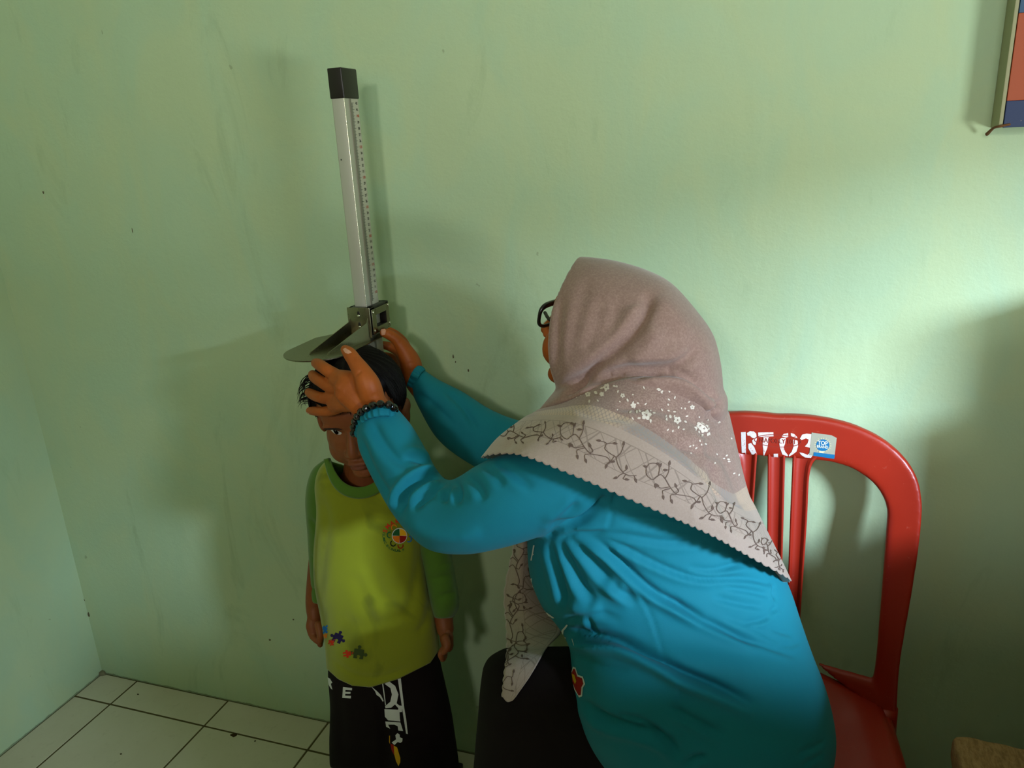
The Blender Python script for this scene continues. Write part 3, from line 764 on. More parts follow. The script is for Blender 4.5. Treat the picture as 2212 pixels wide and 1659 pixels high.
# ---- head, in its own frame: x to the photo's left, y out of the face, z up
def frame(c, fwd, pitch, roll=0.0):
    f = nrm(np.array([fwd[0], fwd[1], 0.0])); u = np.array([0, 0, 1.0]); s = np.cross(f, u)
    f2 = f*math.cos(pitch)+u*math.sin(pitch); u2 = -f*math.sin(pitch)+u*math.cos(pitch)
    s2 = s*math.cos(roll)+u2*math.sin(roll); u3 = -s*math.sin(roll)+u2*math.cos(roll)
    return np.array(c, float), np.stack([s2, f2, u3], 1)
HC, HR = frame((1.053, -0.232, 0.932), (0.27, -0.96), math.radians(-13), math.radians(-3))
def hl(x, y, z): return HC+HR@np.array([x, y, z])
def hell(x, y, z, rx, ry, rz): return ellipsoid(hl(x, y, z), (rx, ry, rz), HR)
head = [hell(0, -0.010, 0.024, 0.071, 0.084, 0.074), hell(0, 0.026, -0.030, 0.057, 0.055, 0.060), hell(0, 0.030, -0.055, 0.044, 0.044, 0.042),
        hell(0, 0.056, -0.087, 0.020, 0.016, 0.014), hell(0.028, 0.042, -0.046, 0.026, 0.026, 0.030), hell(-0.028, 0.042, -0.046, 0.026, 0.026, 0.030),
        hell(0, 0.060, 0.026, 0.048, 0.020, 0.030),
        tube([hl(0, 0.072, 0.006), hl(0, 0.081, -0.012), hl(0, 0.088, -0.027)], [0.007, 0.0075, 0.0095], 12),
        hell(0, 0.090, -0.031, 0.0095, 0.0085, 0.0080), hell(0.010, 0.083, -0.034, 0.0065, 0.008, 0.006), hell(-0.010, 0.083, -0.034, 0.0065, 0.008, 0.006),
        hell(0, 0.079, -0.0565, 0.0185, 0.0075, 0.0052), hell(0, 0.077, -0.0655, 0.0155, 0.0080, 0.0058),
        hell(0.028, 0.069, 0.014, 0.019, 0.009, 0.006), hell(-0.028, 0.069, 0.014, 0.019, 0.009, 0.006),
        hell(0.072, -0.008, -0.018, 0.008, 0.017, 0.026), hell(-0.074, -0.008, -0.018, 0.009, 0.018, 0.027), hell(-0.078, -0.014, -0.006, 0.008, 0.014, 0.014)]
neck = [tube([hl(0, 0.0, -0.05), (1.036, -0.205, 0.83), (1.027, -0.195, 0.775)], [0.036, 0.036, 0.046], 18)]
# torso, legs and feet under the clothes
trunk = [tube([(1.025, -0.195, 0.76), (1.022, -0.20, 0.64), (1.02, -0.205, 0.52), (1.02, -0.20, 0.42)], [0.050, 0.058, 0.060, 0.055], 20),
         tube([(0.925, -0.195, 0.745), (1.025, -0.195, 0.775), (1.125, -0.195, 0.745)], [0.020, 0.032, 0.020], 14)]
for s in (-1, 1):
    trunk.append(tube([(1.02+s*0.040, -0.20, 0.42), (1.022+s*0.046, -0.205, 0.23), (1.024+s*0.048, -0.20, 0.055)], [0.045, 0.036, 0.028], 16))
    trunk.append(tube([(1.024+s*0.048, -0.185, 0.030), (1.026+s*0.054, -0.24, 0.026), (1.028+s*0.060, -0.305, 0.018)], [0.026, 0.026, 0.017], 14, flat=((0, 0, 1), 0.75)))
def limb(pts, r): return tube(pts, r, 14)
def P3(x, y, Y): return py(x, y, Y)
aL = [P3(700, 1060, -.19), P3(690, 1180, -.185), P3(679, 1290, -.20), P3(680, 1335, -.215)]
aR = [P3(910, 1060, -.19), P3(942, 1200, -.185), P3(955, 1310, -.19), P3(962, 1360, -.205)]
trunk += [limb(aL, [0.020, 0.019, 0.0175, 0.0150]), limb(aR, [0.020, 0.020, 0.019, 0.0165])]
def small_hand(w, kn, tips, thumb, r=0.0068):
    ps = [tube([w, (w+kn)/2, kn], [0.016, 0.0195, 0.018], 14, flat=(HANDN, 0.62))]
    for j, tp in enumerate(tips):
        off = (j-1.5)*0.0088; b = kn+HANDX*off
        ps.append(tube([b, (b+tp)/2+HANDN*0.004, tp], [r, r*0.95, r*0.8], 10))
    ps.append(tube(thumb, [0.0085, 0.0075, 0.0062], 10)); return ps
HANDN, HANDX = np.array([0.75, -0.6, 0.1]), np.array([0.1, 0.75, 0.3])
HANDX = nrm(HANDX)
hands_b = small_hand(aL[-1], P3(683, 1362, -.225), [P3(690+k*1.0, 1392+(-4, 0, 1, -3)[k], -.243+0.006*k) for k in range(4)], [P3(688, 1350, -.235), P3(692, 1370, -.245), P3(690, 1384, -.25)])
HANDN = np.array([-0.65, -0.7, 0.1])
hands_b += small_hand(aR[-1], P3(966, 1388, -.215), [P3(954+k*2, 1421+(0, 3, 2, -2)[k], -.235+0.008*k) for k in range(4)], [P3(962, 1378, -.232), P3(966, 1396, -.242), P3(959, 1408, -.247)])
bV, bF = remesh(*merge(*head, *neck, *trunk), 0.0026, 9, 0.5)
nB0 = len(bV); bH = remesh(*merge(*hands_b), 0.0014, 5, 0.5)
bV, bF = merge((bV, bF), bH)
# eye socket hollows and mouth line worked into the face
loc = (bV-HC)@HR; bN = vnormals(bV, bF)
dsp = np.zeros(len(bV))
for sx in (-1, 1):
    dsp -= 0.0050*np.exp(-(((loc[:, 0]-sx*0.0285)/0.017)**2+((loc[:, 2]+0.001)/0.009)**2))*(loc[:, 1] > 0.03)
    dsp += 0.0022*np.exp(-(((loc[:, 0]-sx*0.0285)/0.012)**2+((loc[:, 2]+0.000)/0.0055)**2))*(loc[:, 1] > 0.03)
    dsp -= 0.0016*np.exp(-(((loc[:, 0]-sx*0.0285)/0.016)**2+((loc[:, 2]-0.0075)/0.0018)**2))*(loc[:, 1] > 0.03)
dsp -= 0.0026*np.exp(-((loc[:, 0]/0.017)**2+((loc[:, 2]+0.0608)/0.0016)**2))*(loc[:, 1] > 0.05)
dsp -= 0.0016*np.exp(-((loc[:, 0]/0.003)**2+((loc[:, 2]+0.047)/0.005)**2))*(loc[:, 1] > 0.05)
bV = bV+bN*dsp[:, None]
bV[:, 2] = np.minimum(bV[:, 2], 1.031)
body_b = mk('body', bV, bF, M_SKINB, boy)
boy_bvh = BVHTree.FromPolygons([tuple(v) for v in bV], bF)
# ---- eyes, brows, lips on the face
M_EYEW = plain('eye_white', srgb(196, 190, 186), 0.25); M_IRIS = plain('dark_iris', srgb(14, 7, 5), 0.9, spec=0.0); M_BROW = plain('brow_hair', srgb(38, 22, 14), 0.8)
M_LIP = skin_mat('child_lips', srgb(132, 74, 52), srgb(112, 60, 42))
def hpatch(name, pts, mat, off, par):
    """small patch in head coordinates (x, z) laid on the face surface"""
    V, Fc = tri_grid(np.array(pts)*1000, 2.0); V = V/1000; out = []
    for x, z in V:
        h = boy_bvh.ray_cast(Vector(hl(x, 0.16, z)), Vector(-HR[:, 1]))
        out.append(np.array(h[0])+HR[:, 1]*off if h[0] is not None else hl(x, 0.07, z))
    return mk(name, np.array(out), Fc, mat, par)
def arcpts(cx, cz, rx, rz, a0, a1, n=12): return [(cx+rx*math.cos(a), cz+rz*math.sin(a)) for a in np.linspace(math.radians(a0), math.radians(a1), n)]
for sx in (1, -1):
    ex, ez = sx*0.0285, 0.0005
    eye = hpatch('eye', [(ex-0.0125, ez-0.0005)]+arcpts(ex, ez-0.0005, 0.0125, 0.0052, 170, 10, 9)+[(ex+0.0125, ez-0.0010)]+arcpts(ex, ez-0.0008, 0.0120, 0.0050, -12, -168, 9), M_EYEW, 0.0004, boy)
    hpatch('iris', [p for p in arcpts(ex-0.001, ez-0.0002, 0.0056, 0.0052, 0, 345, 20)], M_IRIS, 0.0011, eye)
    hpatch('upper_lid', arcpts(ex, ez-0.0005, 0.0132, 0.0056, 172, 8, 12)+arcpts(ex, ez-0.0002, 0.0140, 0.0074, 4, 176, 12), M_BROW, 0.0012, eye)
    hpatch('glint', arcpts(ex+sx*0.001-0.002, ez+0.0018, 0.0008, 0.0007, 0, 315, 8), plain('eye_glint', srgb(230, 235, 235), 0.1), 0.0016, eye)
    hpatch('eyebrow', arcpts(ex, ez+0.0085, 0.0190, 0.0075, 158, 22, 10)+arcpts(ex, ez+0.0080, 0.0190, 0.0040, 24, 156, 10), M_BROW, 0.0006, boy)
hpatch('lips', arcpts(0, -0.0600, 0.0185, 0.0055, 175, 5, 12)+arcpts(0, -0.0612, 0.0170, 0.0085, -5, -175, 12), M_LIP, 0.0003, boy)
# ---- hair: thick cap with hairline, grooved strands, loose tufts
def hair_cap():
    nu, nv = 220, 110; V, Fc = [], []
    rg = np.random.default_rng(3); ph = rg.random(12)*6.28
    for j in range(nv+1):
        el = -62+152*j/nv
        for i in range(nu):
            az = 360*i/nu; a = math.radians(az); e = math.radians(el)
            d = np.array([math.cos(e)*math.sin(a), math.cos(e)*math.cos(a), math.sin(e)])
            r = 1/math.sqrt((d[0]/0.0735)**2+(d[1]/0.0865)**2+(d[2]/0.0765)**2)
            am = az if az <= 180 else 360-az
            line = 16-6*math.cos(math.radians(am*3)) if am < 58 else (16-28*min(1, (am-58)/16) if am < 82 else (-12-30*min(1, (am-82)/26)))
            line += 3.0*math.sin(az*0.9+ph[0])+2.2*math.sin(az*2.3+ph[1])+1.6*math.sin(az*4.1+ph[2])
            k = 1/(1+math.exp(-(el-line)/2.2))
            thick = 0.0070+0.0013*math.sin(az*1.7+ph[3]+el*0.05)+0.0009*math.sin(az*3.9+ph[4]-el*0.08)
            rr = r+(-0.012*(1-k)+thick*k)
            V.append(hl(*(d*rr+np.array([0, -0.010, 0.024]))))
    for j in range(nv):
        for i in range(nu):
            k = (i+1) % nu; Fc.append((j*nu+i, j*nu+k, (j+1)*nu+k, (j+1)*nu+i))
    return np.array(V), Fc
hV, hF = hair_cap()
parts = [(hV, hF)]
rg = np.random.default_rng(11)
def strand(p, q, sag, r=0.0007):
    m = (p+q)/2+np.array(sag); return tube([p, m, q], [r, r*0.9, r*0.25], 5, 5)
# tufts sticking out at the photo's left of the fringe, and short strands along the rest of the hairline
for k in range(46):
    a, b = rg.random(2)
    p = py(676+8*a, 800+70*b, -0.285); q = py(640+22*rg.random(), 838+34*b+16*rg.random(), -0.295)
    parts.append(strand(p, q, py(652, 815, -0.29)*0+np.array([-0.006, -0.004, 0.004]), 0.0006))
for k in range(900):
    az = rg.uniform(58, 302); a = math.radians(az); am = az if az <= 180 else 360-az
    top = rg.uniform(5, 55); bot = (16-28*min(1, max(0, am-58)/16) if am < 82 else -12-30*min(1, (am-82)/26))-rg.uniform(0, 10)
    pts = []
    for t in np.linspace(0, 1, 5):
        e = math.radians(top+(bot-top)*t); d = np.array([math.cos(e)*math.sin(a), math.cos(e)*math.cos(a), math.sin(e)])
        r = 1/math.sqrt((d[0]/0.0735)**2+(d[1]/0.0865)**2+(d[2]/0.0765)**2)+0.0070+0.0012*math.sin(t*3)+rg.uniform(-0.0006, 0.0006)
        pts.append(hl(*(d*r+np.array([0, -0.010, 0.024])))); a += rg.uniform(-0.02, 0.02)
    parts.append(tube(pts, [0.0005, 0.0006, 0.0006, 0.0005, 0.0002], 4, 3))
for k in range(700):                                           # strands over the crown, combed forward
    x = rg.uniform(-0.060, 0.060); y0 = rg.uniform(-0.07, 0.03); pts = []
    for t in np.linspace(0, 1, 5):
        y = y0+0.05*t; q = 1-(x/0.0735)**2-(y/0.0865)**2
        if q <= 0.02: break
        pts.append(hl(x, y-0.010, 0.0765*math.sqrt(q)+0.024+0.0068))
    if len(pts) > 2: parts.append(tube(pts, np.linspace(0.0006, 0.0003, len(pts)), 4, 3))
hairV, hairF = merge(*parts)                                       # pressed flat under the head plate
hairV[:, 2] = np.minimum(hairV[:, 2], 1.0345+np.clip((hairV[:, 0]-1.057)/0.02, 0, 1)*0.02)
mk('hair', hairV, hairF, M_HAIR, boy)
# ---- trousers
tr = [(716, 1405, 944, 1392, -.195, .088), (708, 1450, 952, 1432, -.195, .092), (713, 1530, 974, 1530, -.20, .092), (711, 1600, 985, 1600, -.20, .090), (712, 1660, 993, 1660, -.20, .086)]
tV, tF = pform(tr, 36, 5, 2.3)
legs = []
for s in (-1, 1):
    cxx = 1.018+s*0.052
    legs.append(tube([(cxx, -0.2, 0.24), (cxx+s*0.006, -0.2, 0.13), (cxx+s*0.010, -0.2, 0.045)], [0.066, 0.062, 0.058], 24, 6, cap=False))
tV, tF = remesh(*merge((tV, tF), *legs), 0.0045, 8)
tV = lap(sculpt(tV, tF, [([(820, 1500), (835, 1580), (830, 1659)], 14, -0.008), ([(950, 1450), (965, 1550), (985, 1640)], 10, -0.003), ([(730, 1470), (735, 1560), (740, 1650)], 12, -0.003)]), tF, 2)
trousers = mk('trousers', tV, tF, M_BLACKT, boy)
tr_bvh = BVHTree.FromPolygons([tuple(v) for v in tV], tF)
# ---- shirt: trunk form, open at the neck, with dark sleeves and collar band
sh = [(716, 985, 868, 985, -.195, .045), (690, 1012, 905, 1012, -.195, .062), (680, 1050, 918, 1050, -.197, .072), (684, 1110, 918, 1110, -.20, .078), (678, 1190, 920, 1180, -.205, .083),
      (679, 1260, 928, 1250, -.208, .087), (692, 1330, 938, 1315, -.210, .090), (702, 1390, 946, 1370, -.208, .092), (706, 1440, 949, 1410, -.205, .095), (712, 1480, 948, 1450, -.203, .095), (722, 1520, 946, 1500, -.202, .094)]
sV, sF = pform(sh, 56, 6, 2.9)
sV, sF = remesh(sV, sF, 0.0035, 8)
folds = [([(690, 1060), (705, 1130), (695, 1220), (690, 1290)], 12, -0.0035), ([(900, 1120), (905, 1200), (890, 1290), (870, 1340)], 12, -0.0040, 0.4), ([(930, 1290), (920, 1340), (900, 1370)], 8, -0.0025, 0.4),
         ([(800, 1210), (815, 1270), (845, 1310), (850, 1350)], 16, -0.0045, 0.5), ([(770, 1240), (790, 1300), (800, 1350)], 14, -0.0035, 0.4), ([(715, 1420), (760, 1455), (820, 1462), (890, 1440)], 6, -0.0015),
         ([(840, 1130), (860, 1200), (850, 1260)], 16, 0.0030), ([(915, 1180), (928, 1250), (936, 1310)], 7, -0.0040), ([(720, 1110), (760, 1140), (830, 1140)], 16, 0.002), ([(730, 1330), (780, 1350), (860, 1340)], 16, -0.002)]
sV = lap(sculpt(sV, sF, folds), sF, 2)
sV0 = sV.copy()
# cut the neck opening and the lower opening out of the closed form
sN = vnormals(sV, sF); cpt = py(786, 978, -.215); pr = proj(sV)
neck_c = np.array([1.047, -0.215, 0.80])
def in_neck(v): 
    p = proj(v)[:2]; return ((p[0]-778)/70)**2+((p[1]-985)/72)**2 < 1 and v[1] < -0.15 or v[2] > 0.835
hem_px = np.array([(690, 1432), (706, 1444), (730, 1466), (760, 1480), (800, 1484), (860, 1466), (930, 1431), (947, 1405), (960, 1400)])
keep = []
inn = np.array([in_neck(v) for v in sV])
below = pr[:, 1] > np.interp(pr[:, 0], hem_px[:, 0], hem_px[:, 1])+1
zc = sV[:, 2]
for f in sF:
    if all(inn[i] for i in f): continue
    if all(below[i] and zc[i] < 0.50 for i in f): continue
    keep.append(f)
used = sorted({i for f in keep for i in f})
for i in used:                                                    # true hem and neckline edges
    if below[i] and zc[i] < 0.50: sV[i] = pd(pr[i, 0], np.interp(pr[i, 0], hem_px[:, 0], hem_px[:, 1])+1, pr[i, 2])
    elif inn[i] and sV[i, 2] <= 0.835:
        e = np.array([(pr[i, 0]-778)/70, (pr[i, 1]-985)/72]); e = e/(np.linalg.norm(e)+1e-6)
        sV[i] = pd(778+70*e[0], 985+72*e[1], pr[i, 2])
mp = {i: k for k, i in enumerate(used)}
sh_full = None
shirt_b = mk('shirt', sV[used], [tuple(mp[i] for i in f) for f in keep], M_LIME, boy)
m = shirt_b.modifiers.new('thick', 'SOLIDIFY'); m.thickness = 0.002; m.offset = -1
sh_bvh = BVHTree.FromPolygons([tuple(v) for v in sV0], sF)
# sleeves
def sleeve(secs, strokes, vox=0.0033):
    V, Fc = remesh(*pform(secs, 28, 5, 2.1), vox, 6); return lap(sculpt(V, Fc, strokes), Fc, 2), Fc
slL = [(700, 992, 760, 1010, -.195, .030), (672, 1018, 735, 1040, -.193, .040), (659, 1075, 722, 1090, -.190, .040), (664, 1160, 716, 1165, -.188, .038), (668, 1240, 712, 1245, -.192, .036), (669, 1302, 706, 1308, -.198, .031)]
slR = [(840, 1000, 890, 985, -.195, .030), (870, 1050, 930, 1030, -.193, .042), (890, 1130, 955, 1110, -.188, .042), (905, 1200, 976, 1195, -.185, .042), (918, 1260, 986, 1258, -.188, .041), (930, 1310, 993, 1305, -.192, .038), (938, 1337, 980, 1335, -.195, .028)]
mk('sleeve', *sleeve(slL, [([(668, 1120), (690, 1150)], 5, -0.003), ([(666, 1200), (690, 1215)], 5, -0.002), ([(668, 1270), (692, 1280)], 4, -0.003)]), M_DGREEN, shirt_b)
mk('sleeve', *sleeve(slR, [([(930, 1250), (975, 1245)], 6, -0.003), ([(945, 1290), (985, 1280)], 5, -0.0035), ([(950, 1220), (975, 1215)], 5, -0.002)]), M_DGREEN, shirt_b)
# collar band: swept along the neckline on the shirt surface
ci = [(712, 990), (720, 1012), (733, 1034), (750, 1048), (772, 1054), (795, 1050), (815, 1038), (832, 1015), (845, 990)]
co = [(700, 992), (708, 1024), (722, 1052), (744, 1070), (772, 1077), (800, 1073), (826, 1058), (846, 1028), (860, 995)]
Ci, Co = cr(np.array(ci, float), 6), cr(np.array(co, float), 6); rings = []
for a, b in zip(Ci, Co):
    ln = []
    for t in np.linspace(-0.05, 1.0, 7):
        q = a+(b-a)*t; h = sh_bvh.ray_cast(Vector(CAM), Vector(nrm(ray(*q))))
        p = np.array(h[0]) if h[0] is not None else py(q[0], q[1], -0.24)
        ln.append(p-nrm(ray(*q))*(0.0035+0.0015*math.sin(max(0, t)*math.pi)))
    rings.append(np.array(ln))
R = np.array(rings)
for _ in range(6): R[1:-1] = 0.5*R[1:-1]+0.25*(R[:-2]+R[2:])
col = mk('collar', *loft(list(R), False, False), M_DGREEN, shirt_b)
m = col.modifiers.new('thick', 'SOLIDIFY'); m.thickness = 0.003; m.offset = 0
seam = [tuple(p) for p in cr(np.array([(x, y+3) for x, y in co], float), 4)]
# ---- prints on the shirt
def jig(cx, cy, s, rot=0.0, kx=1.0):
    """jigsaw piece outline"""
    pts = []
    def knob(x0, y0, x1, y1, out):
        d = np.array([x1-x0, y1-y0]); n = np.array([d[1], -d[0]])*out
        P0 = np.array([x0, y0])
        for t, h in ((0, 0), (0.36, 0.0), (0.38, 0.12), (0.30, 0.22), (0.38, 0.36), (0.5, 0.40), (0.62, 0.36), (0.70, 0.22), (0.62, 0.12), (0.64, 0.0)): pts.append(P0+d*t+n*h)
    c = 0.5
    knob(-c, -c, c, -c, 1); knob(c, -c, c, c, 1); knob(c, c, -c, c, -1); knob(-c, c, -c, -c, 1)
    P = np.array(pts)*s; P[:, 0] *= kx; r = math.radians(rot)
    return [(cx+x*math.cos(r)-y*math.sin(r), cy+x*math.sin(r)+y*math.cos(r)) for x, y in P]
def ink(name, r, g, b): return plain(name, srgb(r, g, b), 0.75, spec=0.2)
INK = {'navy': ink('navy_ink', 34, 26, 66), 'green': ink('moss_ink', 60, 74, 34), 'red': ink('red_ink', 196, 52, 22), 'blue': ink('blue_ink', 26, 110, 190), 'orange': ink('orange_ink', 226, 120, 24),
       'yellow': ink('yellow_ink', 240, 176, 24), 'dgreen': ink('bottle_green_ink', 30, 92, 50), 'white': ink('white_ink', 210, 214, 210), 'gold': ink('gold_ink', 206, 158, 26), 'darkred': ink('dark_red_ink', 150, 24, 14), 'black': ink('black_ink', 24, 30, 26)}
for cx, cy, s, rot, kx, colr in ((730, 1378, 19, 25, 1, 'navy'), (775, 1412, 21, 8, 1, 'green'), (750, 1412, 17, 80, 1.0, 'red'), (700, 1360, 14, 40, 0.8, 'blue'), (716, 1388, 12, 45, 0.7, 'red'), (703, 1374, 9, 40, 0.6, 'orange')):
    decal_polys('puzzle_print', [jig(cx, cy, s, rot, kx*(0.55 if colr == 'red' and s > 15 else 1))], sh_bvh, INK[colr], shirt_b, 0.0008, 3)
# round school emblem: letters on an arc around a jigsaw globe
EC, ER = np.array([861, 1157]), 31.0
def arc_text(text, r, a0, a1, size, mat, name, inward=False, bold=0.0):
    n = len(text); parts = []
    for k, chh in enumerate(text):
        if chh == ' ': continue
        a = math.radians(a0+(a1-a0)*k/(n-1)); V, Fc = font_mesh(chh, size, bold)
        c, s = math.cos(a), math.sin(a); up = np.array([c, s])*(1 if not inward else -1); rt = np.array([-up[1], up[0]])
        P = EC+np.array([c, s])*r+np.outer(V[:, 0], rt)+np.outer(V[:, 1]-size*0.35, up)
        v, f = decal_mesh(P, Fc, sh_bvh, 0.0009)
        if v is not None: parts.append((v, f))
    if parts: mk(name, *merge(*parts), mat, shirt_b, smooth=False)
arc_text('SMART', 31, 200, 285, 13, INK['red'], 'emblem_lettering', bold=0.025)
arc_text('ISLAMIC BILINGUAL P', 32, 192, 72, 7.5, INK['dgreen'], 'emblem_lettering', True, bold=0.01)
def wedge(a0, a1, r=15, n=10): return [tuple(EC+np.array([2, 0]))]+[tuple(EC+np.array([2, 0])+r*np.array([math.cos(math.radians(a)), math.sin(math.radians(a))*1.02])) for a in np.linspace(a0, a1, n)]
decal_polys('emblem_globe', [wedge(0, 359, 16.5, 30)[1:]], sh_bvh, INK['white'], shirt_b, 0.0008, 3)
for a0, a1, colr in ((182, 268, 'dgreen'), (272, 358, 'yellow'), (2, 88, 'darkred'), (92, 178, 'orange')):
    decal_polys('emblem_piece', [wedge(a0, a1)], sh_bvh, INK[colr], shirt_b, 0.0012, 3)
for a, colr in ((236, 'orange'), (300, 'darkred'), (185, 'dgreen'), (130, 'black'), (85, 'darkred'), (20, 'blue')):
    c = EC+np.array([2, 0])+21*np.array([math.cos(math.radians(a)), math.sin(math.radians(a))]); t = math.radians(a)
    arc = [tuple(c+6*np.array([math.cos(b)*0.9, math.sin(b)])) for b in np.linspace(t-1.9, t+1.9, 12)]
    v, f = decal_mesh(*ribbon2(arc, 2.2), sh_bvh, 0.0010)
    if v is not None: mk('emblem_petal', v, f, INK[colr], shirt_b)
# ---- prints on the trousers: letters, pale stripes, bones and a yellow flash
def Q(p): return [(640+a*420/1838, 1280+b*420/1838) for a, b in p]
M_PRW = INK['white']
pr_polys = {'letter_print': [[(445, 890), (530, 900), (528, 922), (468, 918), (466, 935), (516, 936), (514, 955), (466, 955), (465, 972), (520, 974), (518, 998), (438, 993)]],
 'side_print': [[(300, 800), (322, 812), (345, 850), (330, 860), (345, 915), (330, 905), (310, 870)]],
 'stripe_print': [[(960, 815), (988, 808), (1020, 1080), (1040, 1200), (1055, 1335), (1038, 1330), (1010, 1150)], [(835, 860), (880, 838), (935, 880), (966, 960), (950, 1040), (900, 1085), (845, 1090), (842, 1070), (890, 1030), (905, 960), (890, 900)],
    [(835, 1100), (975, 1105), (980, 1190), (985, 1215), (870, 1205), (838, 1170)], [(842, 1215), (985, 1225), (1010, 1305), (965, 1300), (960, 1262), (930, 1245), (870, 1245), (890, 1285), (850, 1265)],
    [(705, 880), (765, 930), (800, 965), (828, 1020), (820, 1030), (790, 985), (760, 965), (745, 930)], [(812, 858), (822, 856), (850, 1060), (842, 1062)]],
 'bone_print': [[(905, 1415), (945, 1385), (938, 1345), (958, 1325), (978, 1340), (980, 1365), (1005, 1375), (1003, 1405), (985, 1420), (960, 1410), (930, 1440)], [(925, 1045), (945, 1040), (975, 1065), (1000, 1068), (1012, 1085), (1000, 1100), (1000, 1125), (975, 1128), (963, 1110), (965, 1090)]]}
for nm, p in [(n_, p_) for n_, pl_ in pr_polys.items() for p_ in pl_]:
    decal_polys(nm, [Q(p)], tr_bvh, M_PRW, trousers, 0.0009, 4, 'white print')
decal_polys('flash_print', [Q([(925, 1445), (955, 1465), (985, 1560), (985, 1600), (968, 1638), (945, 1590), (930, 1530)]), Q([(880, 1350), (888, 1350), (888, 1430), (880, 1410)])], tr_bvh, INK['gold'], trousers, 0.0009, 4, 'yellow print')
decal_polys('flash_print', [Q([(893, 1425), (925, 1440), (932, 1540), (905, 1490)])], tr_bvh, INK['darkred'], trousers, 0.0008, 4, 'dark red print')
# ================================================================== the woman taking the measurement
M_SKINW = skin_mat('woman_skin', srgb(178, 92, 28), srgb(146, 69, 18))
M_TEAL = fabric('teal_jersey', srgb(15, 122, 140), 0.07, 800, 0.18, 0.8, 0.03)
woman = empty('person', (1.5, -0.36, 0.0), 'seated woman in patterned beige headscarf and teal shirt reaching over the child', 'person')
# ---- near arm and hand (resting on the child's forehead)
def on_child(x, y, off, Yd=-0.30):
    r = nrm(ray(x, y)); best = None
    h = boy_bvh.ray_cast(Vector(CAM), Vector(r)); g = hair_bvh.ray_cast(Vector(CAM), Vector(r))
    ds = [q[3] for q in (h, g) if q[0] is not None]
    if not ds: return py(x, y, Yd)
    return CAM+r*(min(ds)-off)
hair_bvh = BVHTree.FromPolygons([tuple(v) for v in hV], hF)
def chain(pts): return [on_child(*p) if len(p) < 4 or p[3] is None else py(p[0], p[1], p[3]) for p in pts]
wr = py(812, 885, -0.352)
handN = []
kn = {'i': py(727, 812, -0.338), 'm': py(716, 836, -0.341), 'r': py(713, 861, -0.341), 'p': py(718, 886, -0.337)}
handN.append(tube([wr, py(790, 866, -0.360), py(758, 842, -0.358)], [0.0235, 0.0275, 0.0260], 18, flat=(nrm(ray(780, 850)), 0.62)))
handN.append(tube([py(800, 872, -0.355), py(765, 862, -0.356), py(726, 872, -0.342)], [0.020, 0.021, 0.0145], 16, flat=(nrm(ray(780, 850)), 0.70)))
handN.append(tube([py(800, 866, -0.355), py(765, 835, -0.356), py(731, 818, -0.342)], [0.020, 0.022, 0.0150], 16, flat=(nrm(ray(780, 850)), 0.70)))
def fing(k, p1, p2, p3, r):
    a = kn[k]; back = py(*{'i': (762, 833), 'm': (756, 845), 'r': (756, 858), 'p': (760, 872)}[k], -0.353)
    return tube([back, a, p1, p2, p3], [r*1.0, r*1.08, r*1.0, r*0.95, r*0.80], 14, 6)
handN.append(fing('i', py(706, 799, -0.334), py(690, 788, -0.318), py(682, 784, -0.300), 0.0100))
handN.append(fing('m', py(695, 825, -0.333), py(680, 815, -0.315), py(675, 809, -0.296), 0.0096))
handN.append(fing('r', py(690, 858, -0.334), py(675, 852, -0.318), py(667, 847, -0.300), 0.0090))
handN.append(fing('p', py(697, 889, -0.332), py(680, 888, -0.322), py(669, 887, -0.312), 0.0082))
handN.append(tube([py(806, 868, -0.358), py(795, 832, -0.362), py(783, 806, -0.358), py(767, 781, -0.350), py(755, 764, -0.342), py(746, 755, -0.336)], [0.0195, 0.0190, 0.0150, 0.0115, 0.0104, 0.0076], 16, 6))
# knuckle and wrist
handN.append(tube([wr, py(828, 935, -0.364), py(850, 995, -0.392)], [0.0232, 0.0235, 0.0250], 18))
# ---- far hand: behind the child's head, thumb up against the sliding block
wf = py(893, 818, -0.128)
handF = [tube([py(930, 860, -0.135), wf, py(886, 783, -0.118)], [0.026, 0.0225, 0.0225], 16, flat=((1, 0.3, 0.2), 0.8)),
         tube([wf, py(887, 785, -0.128), py(874, 757, -0.128), py(858, 735, -0.132), py(843, 724, -0.136), py(830, 719, -0.138)], [0.0190, 0.0195, 0.0150, 0.0108, 0.0098, 0.0082], 16, 6),
         tube([py(884, 775, -0.108), py(872, 742, -0.100), py(856, 725, -0.104), py(843, 716, -0.112)], [0.0140, 0.0100, 0.0092, 0.0080], 14, 6),
         tube([py(886, 790, -0.105), py(866, 765, -0.085), py(845, 750, -0.078), py(828, 745, -0.085)], [0.0150, 0.0100, 0.0090, 0.0078], 14, 6),
         tube([py(888, 800, -0.105), py(866, 785, -0.082), py(842, 772, -0.074), py(824, 768, -0.080)], [0.0150, 0.0098, 0.0088, 0.0075], 14, 6),
         tube([py(890, 810, -0.108), py(868, 803, -0.086), py(846, 794, -0.078), py(832, 790, -0.082)], [0.0140, 0.0090, 0.0080, 0.0068], 14, 6)]
